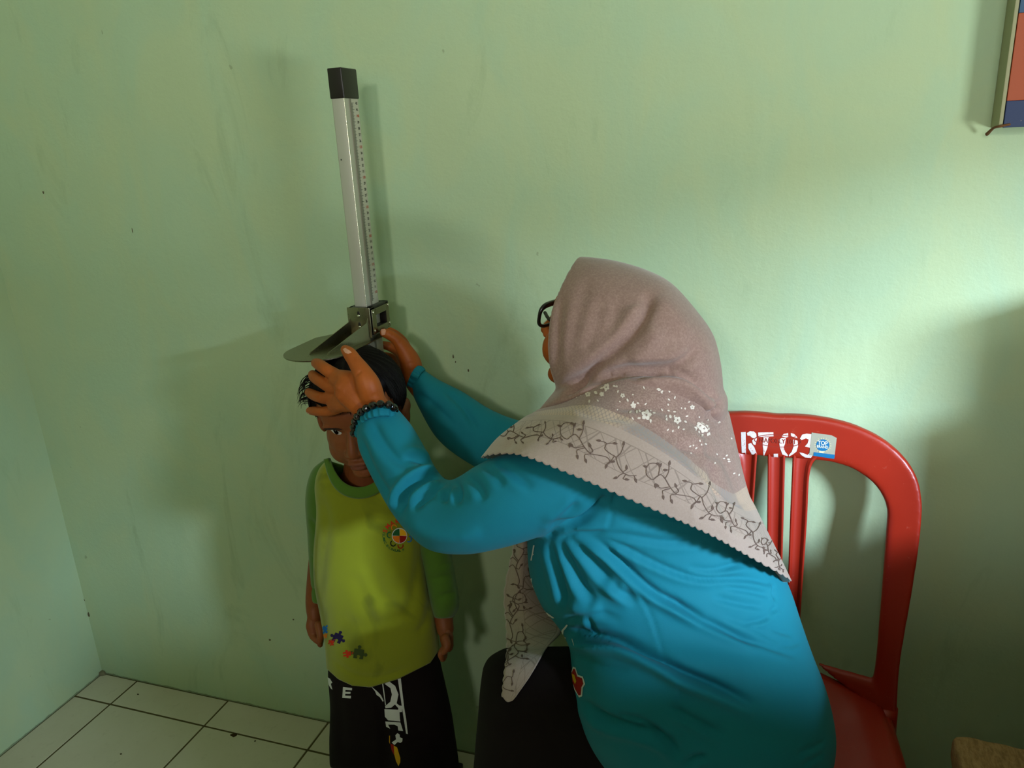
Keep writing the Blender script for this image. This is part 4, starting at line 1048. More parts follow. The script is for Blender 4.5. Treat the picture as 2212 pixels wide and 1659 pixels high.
# ---- face (head turned a little away from the camera)
WC, WR = frame(py(1304, 716, -0.300), (-0.95, 0.31), math.radians(13))
HSC = 0.88
def wl(x, y, z): return WC+WR@(np.array([x, y, z])*HSC)
def wel(x, y, z, rx, ry, rz): return ellipsoid(wl(x, y, z), (rx*HSC, ry*HSC, rz*HSC), WR)
whead = [wel(0, -0.010, 0.018, 0.068, 0.084, 0.070), wel(0, 0.024, -0.034, 0.060, 0.064, 0.066), wel(0, 0.034, -0.062, 0.048, 0.050, 0.048), wel(0, 0.066, -0.100, 0.022, 0.020, 0.017),
         wel(-0.034, 0.058, -0.040, 0.026, 0.026, 0.032), wel(0.034, 0.058, -0.040, 0.026, 0.026, 0.032), wel(0, 0.066, 0.028, 0.050, 0.018, 0.032),
         tube([wl(0, 0.082, 0.010), wl(0, 0.094, -0.012), wl(0, 0.103, -0.030)], [0.007, 0.0085, 0.0105], 12), wel(0, 0.106, -0.033, 0.0105, 0.010, 0.0095), wel(0.012, 0.096, -0.036, 0.008, 0.009, 0.007), wel(-0.012, 0.096, -0.036, 0.008, 0.009, 0.007),
         wel(0, 0.093, -0.061, 0.021, 0.010, 0.0062), wel(0, 0.090, -0.0735, 0.018, 0.010, 0.0068)]
wneck = [tube([wl(0, -0.01, -0.04), py(1350, 850, -0.31), py(1390, 950, -0.315)], [0.052, 0.052, 0.062], 18)]
wt = [tube([py(1390, 950, -.315), py(1420, 1100, -.32), py(1450, 1300, -.35), py(1520, 1480, -.39)], [0.080, 0.095, 0.095, 0.095], 20),
      tube([py(1290, 1055, -.41), py(1130, 1090, -.460), py(965, 1115, -.455), py(855, 1005, -.396)], [0.035, 0.034, 0.030, 0.026], 16),
      tube([py(1300, 1010, -.20), py(1150, 990, -.15), py(1010, 930, -.145), py(930, 860, -.135)], [0.045, 0.040, 0.034, 0.026], 16)]
legsw = []
for yy in (-0.33, -0.43):
    legsw.append(tube([(1.66, yy, 0.53), (1.52, yy, 0.515), (1.41, yy, 0.495), (1.375, yy, 0.40), (1.38, yy, 0.22), (1.39, yy, 0.07)], [0.062, 0.058, 0.050, 0.042, 0.038, 0.032], 18))
    legsw.append(tube([(1.40, yy, 0.035), (1.34, yy, 0.035), (1.26, yy, 0.022)], [0.034, 0.034, 0.020], 14, flat=((0, 0, 1), 0.8)))
w1 = remesh(*merge(*whead, *wneck, *wt, *legsw), 0.004, 6)
w2 = remesh(*merge(*handN, wt[1]), 0.0018, 7, 0.5)
w3 = remesh(*merge(*handF), 0.0020, 6, 0.5)
w2V = sculpt(*w2, [([(781, 801), (773, 807), (768, 812)], 3, -0.0016), ([(800, 855), (815, 850), (826, 848)], 2.2, -0.0006), ([(798, 859), (812, 856), (826, 854)], 2.2, -0.0006),
                   ([(757, 776), (765, 770), (772, 766)], 2.5, -0.0005), ([(742, 818), (728, 808)], 5, 0.0008), ([(735, 838), (720, 832)], 5, 0.0010), ([(735, 860), (718, 858)], 5, 0.0010), ([(738, 882), (722, 886)], 5, 0.0008), ([(704, 806), (699, 795)], 2.2, -0.0005), ([(692, 830), (694, 819)], 2.2, -0.0005), ([(688, 863), (690, 852)], 2.2, -0.0005), ([(696, 894), (697, 884)], 2.0, -0.0005), ([(757, 781), (764, 775), (769, 770)], 1.8, -0.0006), ([(760, 785), (768, 778)], 1.8, -0.0005), ([(745, 845), (722, 834)], 4, 0.0006)])
w3V = sculpt(*w3, [([(876, 790), (886, 784), (898, 784)], 2.2, -0.0008), ([(879, 803), (889, 800), (900, 797)], 2.2, -0.0008), ([(862, 744), (868, 734)], 2.5, -0.0009), ([(846, 728), (850, 719)], 2.2, -0.0009)])
mk('body', *merge(w1, (w2V, w2[1]), (w3V, w3[1])), M_SKINW, woman)
# finger nails
w2b = BVHTree.FromPolygons([tuple(v) for v in w2V], w2[1]); w3b = BVHTree.FromPolygons([tuple(v) for v in w3V], w3[1])
M_NAIL = plain('finger_nail', srgb(206, 150, 122), 0.28, spec=0.5)
def H2(p): return [(640+a*280/2111, 720+b*280/2111) for a, b in p]
decal_polys('nail', [H2([(762, 262), (800, 240), (880, 290), (905, 318), (850, 338), (800, 320)])], w2b, M_NAIL, woman, 0.0006, 3)
decal_polys('nail', [H2([(150, 1300), (175, 1278), (215, 1300), (205, 1325), (165, 1330)])], w2b, M_NAIL, woman, 0.0006, 3)
decal_polys('nail', [[(823, 713), (829, 709), (834, 714), (832, 723), (825, 724)]], w3b, M_NAIL, woman, 0.0006, 3)

# ---- shirt
tor = [(1245, 930, 1500, 925, -.315, .085), (1190, 985, 1560, 975, -.318, .150), (1160, 1060, 1600, 1050, -.322, .166), (1146, 1130, 1636, 1130, -.330, .170), (1143, 1185, 1664, 1190, -.335, .168), (1150, 1250, 1702, 1270, -.342, .166), (1175, 1312, 1729, 1350, -.352, .166),
       (1210, 1356, 1752, 1415, -.362, .168), (1236, 1405, 1775, 1475, -.375, .184), (1238, 1480, 1792, 1535, -.390, .190), (1262, 1575, 1802, 1600, -.405, .194), (1312, 1662, 1798, 1655, -.418, .192), (1370, 1712, 1785, 1690, -.425, .168)]
armN = [(778, 906, 848, 872, -.350, .034), (771, 930, 862, 886, -.355, .041), (774, 968, 889, 918, -.374, .043), (797, 1020, 913, 958, -.395, .047), (832, 1085, 942, 1012, -.420, .051), (869, 1138, 966, 1036, -.445, .055), (926, 1188, 990, 1030, -.462, .060), (1005, 1198, 1032, 1004, -.470, .066),
        (1085, 1184, 1085, 982, -.470, .071), (1165, 1160, 1160, 972, -.462, .074), (1250, 1130, 1240, 962, -.448, .074), (1335, 1095, 1330, 955, -.425, .070)]
armF = [(884, 833, 909, 794, -.130, .027), (903, 878, 948, 820, -.136, .036), (942, 945, 1000, 846, -.143, .043), (998, 992, 1060, 884, -.150, .048), (1080, 1035, 1122, 908, -.165, .052), (1180, 1065, 1195, 920, -.19, .055), (1280, 1060, 1290, 930, -.22, .06)]
tf = pform(tor, 64, 6, 2.2); an = pform(armN, 40, 6, 2.0); af = pform(armF, 32, 6, 2.0)
sw, sf = remesh(*merge(tf, an, af), 0.0030, 12, 0.5)
S = []
# sleeve: forearm wrap folds, elbow creases
for p, w, h, r in [
  ([(800, 905), (820, 945), (850, 985), (890, 1015)], 12, -0.004, 0.5), ([(780, 940), (790, 990), (815, 1040), (850, 1085)], 11, -0.0035, 0.5),
  ([(970, 1032), (930, 1030), (895, 1045), (870, 1075), (862, 1110)], 9, -0.0075, 0.7), ([(972, 1032), (945, 1055), (915, 1075), (890, 1100)], 8, -0.0055, 0.6),
  ([(975, 1034), (968, 1060), (955, 1085)], 7, -0.0055, 0.6), ([(980, 1032), (990, 1060), (985, 1090)], 7, -0.0045, 0.6), ([(968, 1030), (935, 1005), (900, 990), (870, 985)], 8, -0.0045, 0.6),
  ([(1000, 1022), (1030, 1050), (1045, 1080)], 9, -0.0030, 0.4), ([(1040, 1000), (1062, 1020), (1090, 1050)], 9, -0.0025, 0.4), ([(1070, 1000), (1100, 1015), (1150, 1055)], 10, -0.0025, 0.4),
  ([(870, 1120), (920, 1150), (980, 1160), (1040, 1150)], 16, 0.0025, 0), ([(1250, 1085), (1220, 1115), (1180, 1140)], 9, -0.0045, 0.5),
  # armhole seam and armpit pull
  ([(1327, 1062), (1324, 1090), (1318, 1125), (1309, 1148)], 3.2, -0.0028, 0.5), ([(1310, 1072), (1285, 1100), (1250, 1125), (1205, 1140), (1180, 1160)], 8, -0.0085, 0.3),
  ([(1309, 1148), (1275, 1152), (1240, 1152), (1205, 1165)], 5, -0.0060, 0.5),
  # chest folds fanning out of the armpit
  ([(1185, 1170), (1200, 1215), (1213, 1265), (1222, 1310)], 9, -0.0055, 0.6), ([(1205, 1168), (1232, 1215), (1255, 1265), (1285, 1300)], 9, -0.0060, 0.6), ([(1225, 1163), (1265, 1195), (1300, 1240), (1340, 1275), (1375, 1300)], 9, -0.0065, 0.6),
  ([(1245, 1158), (1300, 1180), (1350, 1225), (1400, 1270), (1450, 1300), (1520, 1335)], 8, -0.0085, 0.7), ([(1262, 1155), (1330, 1175), (1400, 1210), (1470, 1240), (1545, 1255)], 6.5, -0.0050, 0.6),
  ([(1280, 1152), (1360, 1160), (1440, 1172), (1530, 1170)], 6.5, -0.0035, 0.5), ([(1340, 1105), (1420, 1112), (1500, 1128)], 6, -0.0025, 0.5), ([(1345, 1128), (1430, 1138), (1500, 1148)], 6, -0.0025, 0.5),
  ([(1440, 1290), (1500, 1330), (1580, 1370), (1640, 1395)], 8, -0.0050, 0.6), ([(1520, 1335), (1600, 1375), (1660, 1398), (1720, 1418)], 6, -0.0035, 0.5),
  # small of the back wrinkles under the scarf tip
  ([(1480, 1225), (1540, 1232), (1600, 1215), (1650, 1200)], 6, -0.0035, 0.6), ([(1500, 1250), (1560, 1250), (1620, 1252), (1668, 1262)], 5.5, -0.0040, 0.6), ([(1560, 1228), (1610, 1224), (1655, 1224)], 4.5, -0.0028, 0.5),
  ([(1560, 1268), (1620, 1278), (1665, 1288)], 5, -0.0032, 0.5), ([(1540, 1290), (1600, 1305), (1650, 1312)], 5.5, -0.0032, 0.5), ([(1608, 1345), (1640, 1342), (1662, 1330)], 4.5, -0.0036, 0.6), ([(1665, 1325), (1678, 1312)], 4.5, -0.0035, 0.5),
  ([(1672, 1262), (1670, 1280), (1676, 1296)], 4, -0.004, 0.5), ([(1660, 1357), (1690, 1367), (1712, 1372)], 4.5, -0.0028, 0.5), ([(1680, 1395), (1710, 1395), (1730, 1385)], 4.5, -0.0025, 0.5), ([(1560, 1330), (1620, 1352), (1690, 1390)], 7, -0.002, 0.4),
  # side seam, bust fold, waist fold, lap folds
  ([(1330, 1210), (1370, 1265), (1405, 1330), (1425, 1390), (1445, 1445)], 3.2, -0.0022, 0.6), ([(1462, 1455), (1468, 1520), (1476, 1590), (1478, 1655)], 3.2, -0.0022, 0.6),
  ([(1215, 1362), (1260, 1372), (1340, 1385), (1420, 1420), (1480, 1455), (1560, 1490), (1640, 1530)], 11, -0.0120, 0.8), ([(1215, 1352), (1240, 1335), (1290, 1325), (1340, 1340)], 7, -0.003, 0.5), ([(1268, 1330), (1276, 1350), (1270, 1372)], 5, -0.004, 0.4),
  ([(1250, 1510), (1310, 1555), (1380, 1575), (1440, 1600), (1470, 1640)], 10, -0.0080, 0.6), ([(1330, 1545), (1390, 1560), (1430, 1590)], 6, -0.0050, 0.5), ([(1440, 1525), (1500, 1555), (1565, 1590)], 8, -0.0045, 0.5),
  ([(1480, 1655), (1500, 1640), (1530, 1635)], 6, -0.006, 0.4), ([(1250, 1420), (1300, 1440), (1360, 1450)], 8, -0.002, 0.3), ([(1720, 1630), (1760, 1615), (1785, 1600)], 5, -0.0020, 0.4), ([(1730, 1655), (1760, 1640), (1780, 1628)], 5, -0.0020, 0.4),
  ([(1310, 1250), (1330, 1275), (1352, 1262)], 14, 0.006, 0), ([(1225, 1300), (1265, 1320), (1300, 1310)], 14, 0.005, 0),
  # far sleeve
  ([(900, 850), (940, 880), (980, 920)], 8, -0.003, 0.4), ([(960, 840), (1000, 880), (1030, 930)], 8, -0.003, 0.4)]:
    S.append((p, w, h*(2.1 if p[0][0] < 1110 and p[0][1] < 1130 else 1.45), r))
S.append(([(1215, 1366), (1270, 1376), (1345, 1390), (1420, 1424), (1480, 1458), (1540, 1485)], 10, -0.004, 0.5))
sw = lap(sculpt(sw, sf, S), sf, 3)
# open the cuffs so that the wrists come out
def drop(V, Fc, cond):
    keep = [f for f in Fc if not all(cond[i] for i in f)]; used = sorted({i for f in keep for i in f}); mp = {i: k for k, i in enumerate(used)}
    return V[used], [tuple(mp[i] for i in f) for f in keep]
shirt_w = mk('shirt', sw, sf, M_TEAL, woman)
sw_bvh = BVHTree.FromPolygons([tuple(v) for v in sw], sf)
# elastic cuffs: gathered bands around the two wrists
def cuff(pts, r, nrip):
    P = np.array([py(*p) for p in pts]+[py(*pts[0])]); P = resample(cr(P, 10), 160)[:-1]; c = P.mean(0); rings = []
    for i, p in enumerate(P):
        t = nrm(P[(i+1) % len(P)]-P[i-1]); o = nrm((p-c)-t*((p-c)@t)); b = np.cross(t, o)
        rip = 0.0011*math.sin(i*2*math.pi*nrip/len(P))+0.0005*math.sin(i*2.3)
        rings.append(np.array([p+o*(r*0.55*math.cos(a)+rip)+b*(r*1.5*math.sin(a)) for a in np.linspace(0, 2*np.pi, 14, endpoint=False)]))
    rings.append(rings[0]); return loft(rings, cap=False)
mk('cuff', *cuff([(770, 936, -.352), (774, 916, -.368), (788, 898, -.381), (808, 890, -.386), (832, 887, -.380), (852, 892, -.362), (856, 902, -.335), (838, 916, -.316), (806, 930, -.314), (780, 940, -.328)], 0.0056, 26), M_TEAL, shirt_w)
mk('cuff', *cuff([(887, 834, -.150), (894, 816, -.156), (902, 802, -.150), (910, 796, -.132), (909, 802, -.112), (901, 818, -.104), (892, 832, -.112), (887, 838, -.130)], 0.0050, 20), M_TEAL, shirt_w)
# print on the chest seen edge-on
M_WP = INK['white']
def Wq(p): return [(1000+a*500/1539, 1120+b*500/1539) for a, b in p]
for nm, pl in (('letter_print', [(470, 178), (480, 178), (470, 232), (474, 240), (466, 246), (460, 280), (452, 278), (462, 230)]), ('letter_print', [(452, 400), (462, 396), (460, 430), (478, 480), (480, 506), (470, 506), (462, 470), (474, 490), (468, 450), (452, 430)]),
               ('letter_print', [(660, 740), (690, 704), (700, 706), (692, 720), (672, 745), (668, 780), (690, 795), (680, 800), (655, 790), (652, 765)]), ('letter_print', [(528, 604), (545, 604), (552, 618), (612, 660), (600, 662), (548, 632)]), ('letter_print', [(728, 800), (742, 850), (736, 840), (726, 805)])):
    decal_polys(nm, [Wq(pl)], sw_bvh, M_WP, shirt_w, 0.0008, 3)
decal_polys('flower_print', [Wq([(735, 985), (752, 992), (768, 1040), (800, 1050), (815, 1100), (800, 1125), (795, 1180), (775, 1188), (745, 1140), (730, 1090), (718, 1040)])], sw_bvh, M_WP, shirt_w, 0.0007, 4)
decal_polys('flower_print', [Wq([(738, 998), (750, 1002), (764, 1050), (795, 1060), (805, 1098), (792, 1120), (788, 1170), (774, 1175), (748, 1130), (734, 1085), (724, 1040)])], sw_bvh, INK['darkred'], shirt_w, 0.0011, 4)
decal_polys('flower_print', [Wq([(730, 1030), (748, 1040), (760, 1080), (752, 1100), (738, 1070)])], sw_bvh, INK['gold'], shirt_w, 0.0015, 4)

# ---- skirt over the thighs and shins
sk = [(1092, 1398, 1300, 1395, -.37, .06), (1052, 1425, 1420, 1430, -.375, .125), (1042, 1475, 1520, 1490, -.38, .150), (1036, 1545, 1560, 1560, -.385, .158), (1027, 1640, 1500, 1680, -.385, .160), (1020, 1740, 1400, 1790, -.38, .160), (1015, 1850, 1330, 1890, -.375, .155), (1012, 1960, 1290, 1990, -.37, .15)]
kV, kF = remesh(*merge(pform(sk, 44, 5, 2.4), tube([(1.66, -0.40, 0.535), (1.50, -0.39, 0.525)], [0.10, 0.10], 20, 4)), 0.007, 8)
kV[:, 2] = np.maximum(kV[:, 2], 0.03)
mk('skirt', kV, kF, M_BLACKT, woman)

# ---- bracelet of black faceted beads
M_BEAD = plain('polished_black_bead', srgb(14, 10, 10), 0.12, spec=0.8)
brc = mk('bracelet', *tube([py(*p) for p in ((764, 936, -.352), (766, 914, -.368), (780, 890, -.384), (808, 875, -.390), (838, 874, -.382), (852, 884, -.362), (845, 900, -.325), (815, 918, -.312), (780, 930, -.322), (764, 936, -.352))], 0.0012, 8, 6, cap=False), M_BEAD, woman)
ring = cr(np.array([py(*p) for p in ((764, 936, -.352), (766, 914, -.368), (780, 890, -.384), (808, 875, -.390), (838, 874, -.382), (852, 884, -.362), (845, 900, -.325), (815, 918, -.312), (780, 930, -.322), (764, 936, -.352))]), 12)
ring = resample(ring, 22)[:-1]
bead = bmesh.new(); bmesh.ops.create_icosphere(bead, subdivisions=2, radius=0.0064); bead.verts.index_update()
bdV = np.array([v.co[:] for v in bead.verts]); bdF = [tuple(v.index for v in f.verts) for f in bead.faces]; bead.free()
bme = mesh_from('bead', bdV, bdF, M_BEAD, smooth=False)
for k, p in enumerate(ring):
    o = bpy.data.objects.new('bead', bme); COL.objects.link(o); o.location = p; o.rotation_euler = (k*1.3, k*0.7, k*2.1); o.parent = brc

# ---- spectacles
M_FRAME = plain('black_spectacle_frame', srgb(22, 12, 8), 0.3, spec=0.6)
gl = mk('spectacles', *tube([wl(-0.012, 0.082, 0.014), wl(0, 0.085, 0.016), wl(0.012, 0.082, 0.014)], 0.0022, 8, 4), M_FRAME, woman)
for sx in (-1, 1):
    mk('temple', *tube([wl(sx*0.066, 0.073, 0.022), wl(sx*0.078, 0.05, 0.018), wl(sx*0.076, -0.02, 0.008)], 0.0024, 8, 4), M_FRAME, gl)
M_LENS = NT('spectacle_lens'); M_LENS = M_LENS.done(srgb(235, 240, 235), 0.03, None, Transmission_Weight=1.0, IOR=1.02, Alpha=0.35)
for sx in (-1, 1):
    c = np.array([sx*0.038, 0.079, 0.012]); lp = []
    for a in np.linspace(0, 2*np.pi, 33):
        ca, sa = math.cos(a), math.sin(a)
        lp.append(wl(c[0]+0.028*np.sign(ca)*abs(ca)**0.6, c[1]-abs(sx*0.028*ca+c[0])*0.10+0.004, c[2]+0.0185*np.sign(sa)*abs(sa)**0.65))
    lp = np.array(lp)
    mk('rim', *tube(lp, [0.0026+0.0014*max(0, math.sin(a)) for a in np.linspace(0, 2*np.pi, 33)], 8, 2, cap=False), M_FRAME, gl)
    mk('lens', *loft([lp[:-1], lp[:-1]+WR[:, 1]*0.001]), M_LENS, gl)
# ================================================================== headscarf: hood over the head, cape over the shoulders, hanging front tail
MAUVE, MAUVE2, PALE = srgb(152, 122, 110), srgb(134, 104, 94), srgb(190, 174, 158)
def weave(t, v): return t.noise(v, 900, 2)
def hood_mat():
    t = NT('mauve_voile'); v = t.coords()
    c = t.mix(t.noise(v, 45, 4, 0.6), MAUVE2, MAUVE)
    vo = t.n('ShaderNodeTexVoronoi', feature='DISTANCE_TO_EDGE'); vo.inputs['Scale'].default_value = 135; t.l(v, vo.inputs['Vector'])
    rings = t.ramp(vo.outputs['Distance'], [(0.04, (1, 1, 1, 1)), (0.12, (0, 0, 0, 1))])
    fl = t.ramp(t.noise(v, 330, 3, 0.6), [(0.46, (0, 0, 0, 1)), (0.62, (1, 1, 1, 1))])
    c = t.mix(t.math('MULTIPLY', rings, 0.06), c, srgb(208, 178, 160)); c = t.mix(t.math('MULTIPLY', fl, 0.16), c, srgb(200, 170, 152))
    return t.done(c, 0.8, t.bump(weave(t, v), 0.25, 0.0006), spec=0.25, Sheen_Weight=0.3)
def cape_mat():
    t = NT('printed_voile'); v = t.coords(); uvn = t.n('ShaderNodeUVMap'); sep = t.n('ShaderNodeSeparateXYZ'); t.l(uvn.outputs[0], sep.inputs[0])
    U, Vv = sep.outputs[0], sep.outputs[1]
    mau = t.mix(t.noise(v, 60, 4, 0.6), MAUVE2, MAUVE)
    fl = t.ramp(t.noise(v, 420, 3, 0.6), [(0.45, (0, 0, 0, 1)), (0.6, (1, 1, 1, 1))]); mau = t.mix(t.math('MULTIPLY', fl, 0.25), mau, srgb(204, 176, 158))
    pale = t.mix(t.noise(t.coords((1, 1, 1)), 500, 2), srgb(162, 140, 126), srgb(178, 158, 144))
    def between(a, b): return t.math('MULTIPLY', t.math('GREATER_THAN', Vv, a), t.math('LESS_THAN', Vv, b))
    c = t.mix(t.math('GREATER_THAN', Vv, 2.0), mau, pale)
    # chain band: overlapping scales
    s1 = t.math('SINE', t.math('MULTIPLY', t.math('ADD', U, t.math('MULTIPLY', Vv, 0.0175)), 450)); s2 = t.math('SINE', t.math('MULTIPLY', t.math('SUBTRACT', U, t.math('MULTIPLY', Vv, 0.0175)), 450))
    ch1 = t.math('GREATER_THAN', t.math('ABSOLUTE', t.math('MULTIPLY', s1, s2)), 0.22)
    tint = t.mix(t.ramp(t.noise(v, 9, 1), [(0.50, (0, 0, 0, 1)), (0.60, (1, 1, 1, 1))]), srgb(196, 168, 142), srgb(150, 138, 132))
    chain = t.mix(ch1, srgb(160, 138, 124), tint)
    c = t.mix(t.math('MULTIPLY', between(1.0, 2.0), 0.85), c, chain)
    # lattice band: crossed thin lines and two rules
    def lines(sg, k): return t.math('LESS_THAN', t.math('ABSOLUTE', t.math('SUBTRACT', t.math('FRACT', t.math('MULTIPLY', t.math('ADD', U, t.math('MULTIPLY', Vv, sg)), k)), 0.5)), 0.028)
    lat = t.math('MAXIMUM', t.math('MAXIMUM', lines(0.052, 34), lines(-0.052, 34)), t.math('MAXIMUM', lines(0.036, 21), lines(-0.036, 21)))
    lat = t.math('MULTIPLY', lat, between(2.30, 3.0))
    rule = t.math('MAXIMUM', between(2.285, 2.31), between(2.99, 3.015))
    c = t.mix(t.math('MULTIPLY', t.math('MAXIMUM', lat, rule), 0.75), c, srgb(134, 116, 104))
    return t.done(c, 0.8, t.bump(weave(t, v), 0.3, 0.0006), spec=0.25, Sheen_Weight=0.3)
M_HOOD, M_CAPE = hood_mat(), cape_mat()
# ---- hood
hs = [(1205, 846, 1250, 554, -.318, .058), (1232, 850, 1285, 557, -.318, .080), (1275, 850, 1335, 565, -.317, .092), (1325, 848, 1395, 583, -.316, .098), (1385, 850, 1450, 612, -.315, .100), (1440, 858, 1502, 668, -.314, .096), (1492, 874, 1540, 722, -.313, .084), (1532, 890, 1556, 778, -.312, .062), (1556, 892, 1562, 826, -.312, .036)]
HS = cr(np.array(hs, float), 7); rings = [psec(*s, n=72, ex=2.1) for s in HS]
_th = np.linspace(0, 2*np.pi, 72, endpoint=False)
for i_, rg_ in enumerate(rings[:26]): rings[i_] = rg_-RIGHT*(0.026*max(0, 1-i_/24.0)**1.3*np.sin(_th)**2)[:, None]
# neck wrap under the chin and round the nape
nk = [(1150, 902, 1200, 842, -.335, .050), (1200, 893, 1235, 815, -.335, .085), (1275, 885, 1290, 800, -.328, .105), (1350, 880, 1365, 780, -.322, .115), (1430, 890, 1450, 770, -.318, .112), (1500, 905, 1525, 790, -.314, .098), (1545, 925, 1568, 850, -.312, .070), (1556, 935, 1573, 885, -.312, .040)]
nV, nF = pform(nk, 48, 6, 2.0)
top = loft(rings[:0:-1][:-1] if False else rings, cap=True)
hood_solid = remesh(*merge(top, (nV, nF)), 0.0034, 4, 0.5)
HSK = [([(1385, 640), (1400, 655), (1380, 700), (1340, 745), (1290, 790), (1245, 825), (1215, 850)], 13, -0.0110, 0.35), ([(1500, 745), (1490, 770), (1455, 790), (1400, 797), (1350, 800), (1310, 815), (1270, 840)], 12, -0.0095, 0.35),
       ([(1270, 600), (1255, 660), (1240, 720), (1225, 780)], 15, -0.0024, 0.3), ([(1300, 640), (1290, 700), (1265, 760)], 16, -0.0026, 0.3), ([(1335, 640), (1325, 700), (1295, 755)], 15, -0.0028, 0.3), ([(1215, 640), (1207, 720), (1203, 800)], 9, -0.0030, 0.5),
       ([(1330, 820), (1290, 845), (1240, 870), (1180, 892)], 7, -0.0060, 0.6), ([(1360, 815), (1420, 805), (1480, 812), (1530, 845), (1560, 880)], 8, -0.0110, 0.6), ([(1565, 862), (1545, 880), (1530, 895)], 6, -0.0080, 0.6), ([(1300, 780), (1250, 830), (1215, 858)], 6, -0.006, 0.5),
       ([(1420, 640), (1460, 690), (1490, 730)], 22, 0.004, 0), ([(1420, 700), (1400, 750), (1360, 780)], 18, 0.005, 0)]
gv2 = lap(sculpt(*hood_solid, HSK), hood_solid[1], 2)
# open the face: drop the closed front of the hood and whatever lies inside it
fc = rings[0].mean(0); ax1 = rings[0][0]-fc; L1 = np.linalg.norm(ax1); ax1 = ax1/L1; ax2 = rings[0][18]-fc; L2 = np.linalg.norm(ax2); ax2 = ax2/L2
fn = nrm(np.cross(ax1, ax2)); fn = fn if fn@(fc-rings[6].mean(0)) > 0 else -fn
rel = gv2-fc; along = rel@fn
q = ((rel@ax1)/(L1*0.96))**2+((rel@ax2)/(L2*0.96))**2
bul = 0.026*np.clip(1-((rel@ax1)/L1)**2, 0, 1)*(RIGHT@-fn)
fi = np.linalg.norm(rel@np.stack([ax1/L1, ax2/L2], 1), axis=1)
cut = (along > -0.009) & (fi < 0.93) & (along < 0.05)
hoodV, hoodF = drop(gv2, hood_solid[1], cut)
# ---- cape: control grid (photo point, y plane) on five print levels, hem last
cols = [
 [(1190, 880, -.29), (1180, 900, -.28), (1165, 915, -.28), (1130, 955, -.30), (1090, 992, -.33)],
 [(1163, 884, -.36), (1148, 893, -.38), (1128, 904, -.40), (1076, 944, -.43), (1041, 985, -.45)],
 [(1215, 866, -.40), (1205, 882, -.43), (1190, 896, -.46), (1150, 940, -.50), (1115, 979, -.53)],
 [(1290, 835, -.42), (1280, 876, -.47), (1265, 902, -.50), (1235, 965, -.53), (1215, 1016, -.55)],
 [(1360, 815, -.42), (1370, 910, -.49), (1360, 936, -.51), (1335, 1018, -.54), (1325, 1063, -.55)],
 [(1430, 815, -.41), (1460, 968, -.49), (1455, 992, -.51), (1445, 1065, -.53), (1440, 1112, -.535)],
 [(1490, 828, -.39), (1530, 1028, -.475), (1535, 1055, -.485), (1540, 1115, -.51), (1535, 1155, -.515)],
 [(1535, 855, -.36), (1578, 1066, -.435), (1592, 1098, -.445), (1625, 1165, -.465), (1622, 1203, -.475)],
 [(1574, 890, -.32), (1612, 1050, -.345), (1634, 1100, -.35), (1688, 1208, -.37), (1707, 1250, -.375)],
 [(1560, 890, -.26), (1596, 1050, -.265), (1612, 1095, -.265), (1650, 1190, -.27), (1672, 1235, -.275)],
 [(1500, 890, -.20), (1520, 1010, -.16), (1525, 1040, -.15), (1540, 1100, -.14), (1545, 1140, -.135)]]
G = np.array(cols, float); NU, NV = 46, 16
G1 = np.stack([cr(G[:, r, :], NU) for r in range(5)], 1)                      # along the hem
lev = cr(np.arange(5.0), NV)[:, 0]; lev = np.clip(lev, 0, 4)
G2 = np.stack([cr(G1[i], NV) for i in range(len(G1))])                         # neck to hem
nU, nV_ = G2.shape[:2]
# scalloped hem
ph = np.arange(nU)/7.4
edge = np.abs(np.sin(np.pi*ph))
tanv = G2[:, -1]-G2[:, -4]; tl = np.hypot(tanv[:, 0], tanv[:, 1])[:, None]+1e-6
for k, wgt in ((1, 1.0), (2, 0.6), (3, 0.25)):
    G2[:, -k, :2] += (tanv/tl)[:, :2]*(edge[:, None]*5.0-2.0)*wgt
CP = np.array([[py(*p) for p in row] for row in G2])
D = proj(CP.reshape(-1, 3))[:, 2].reshape(nU, nV_)
XY = G2[:, :, :2]
hit = np.full((nU, nV_), 9.0)
hood_bvh = BVHTree.FromPolygons([tuple(v) for v in hoodV], hoodF)
lo_u, hi_u = int(NU*0.8), int(NU*8.0)
for i in range(lo_u, hi_u+1):
    for j in range(nV_):
        r = ray(*XY[i, j]); L = np.linalg.norm(r)
        h = sw_bvh.ray_cast(Vector(CAM), Vector(r/L))
        if h[0] is not None: hit[i, j] = h[3]/L
lim = hit-0.0045
for it in range(60):
    E = D.copy(); E[1:-1] = 0.5*E[1:-1]+0.25*(E[:-2]+E[2:]); E[:, 1:-1] = 0.5*E[:, 1:-1]+0.25*(E[:, :-2]+E[:, 2:])
    E[:lo_u-8] = D[:lo_u-8]; E[hi_u-20:] = D[hi_u-20:]
    D = np.minimum(E, lim)
CP = CAM+np.array([[ray(*XY[i, j])*D[i, j] for j in range(nV_)] for i in range(nU)])
cV = CP.reshape(-1, 3); cF = [(i*nV_+j, (i+1)*nV_+j, (i+1)*nV_+j+1, i*nV_+j+1) for i in range(nU-1) for j in range(nV_-1)]
nn = vnormals(cV, cF)
if np.mean(((cV-CAM)*nn).sum(1)[lo_u*nV_:hi_u*nV_]) > 0: cF = [f[::-1] for f in cF]
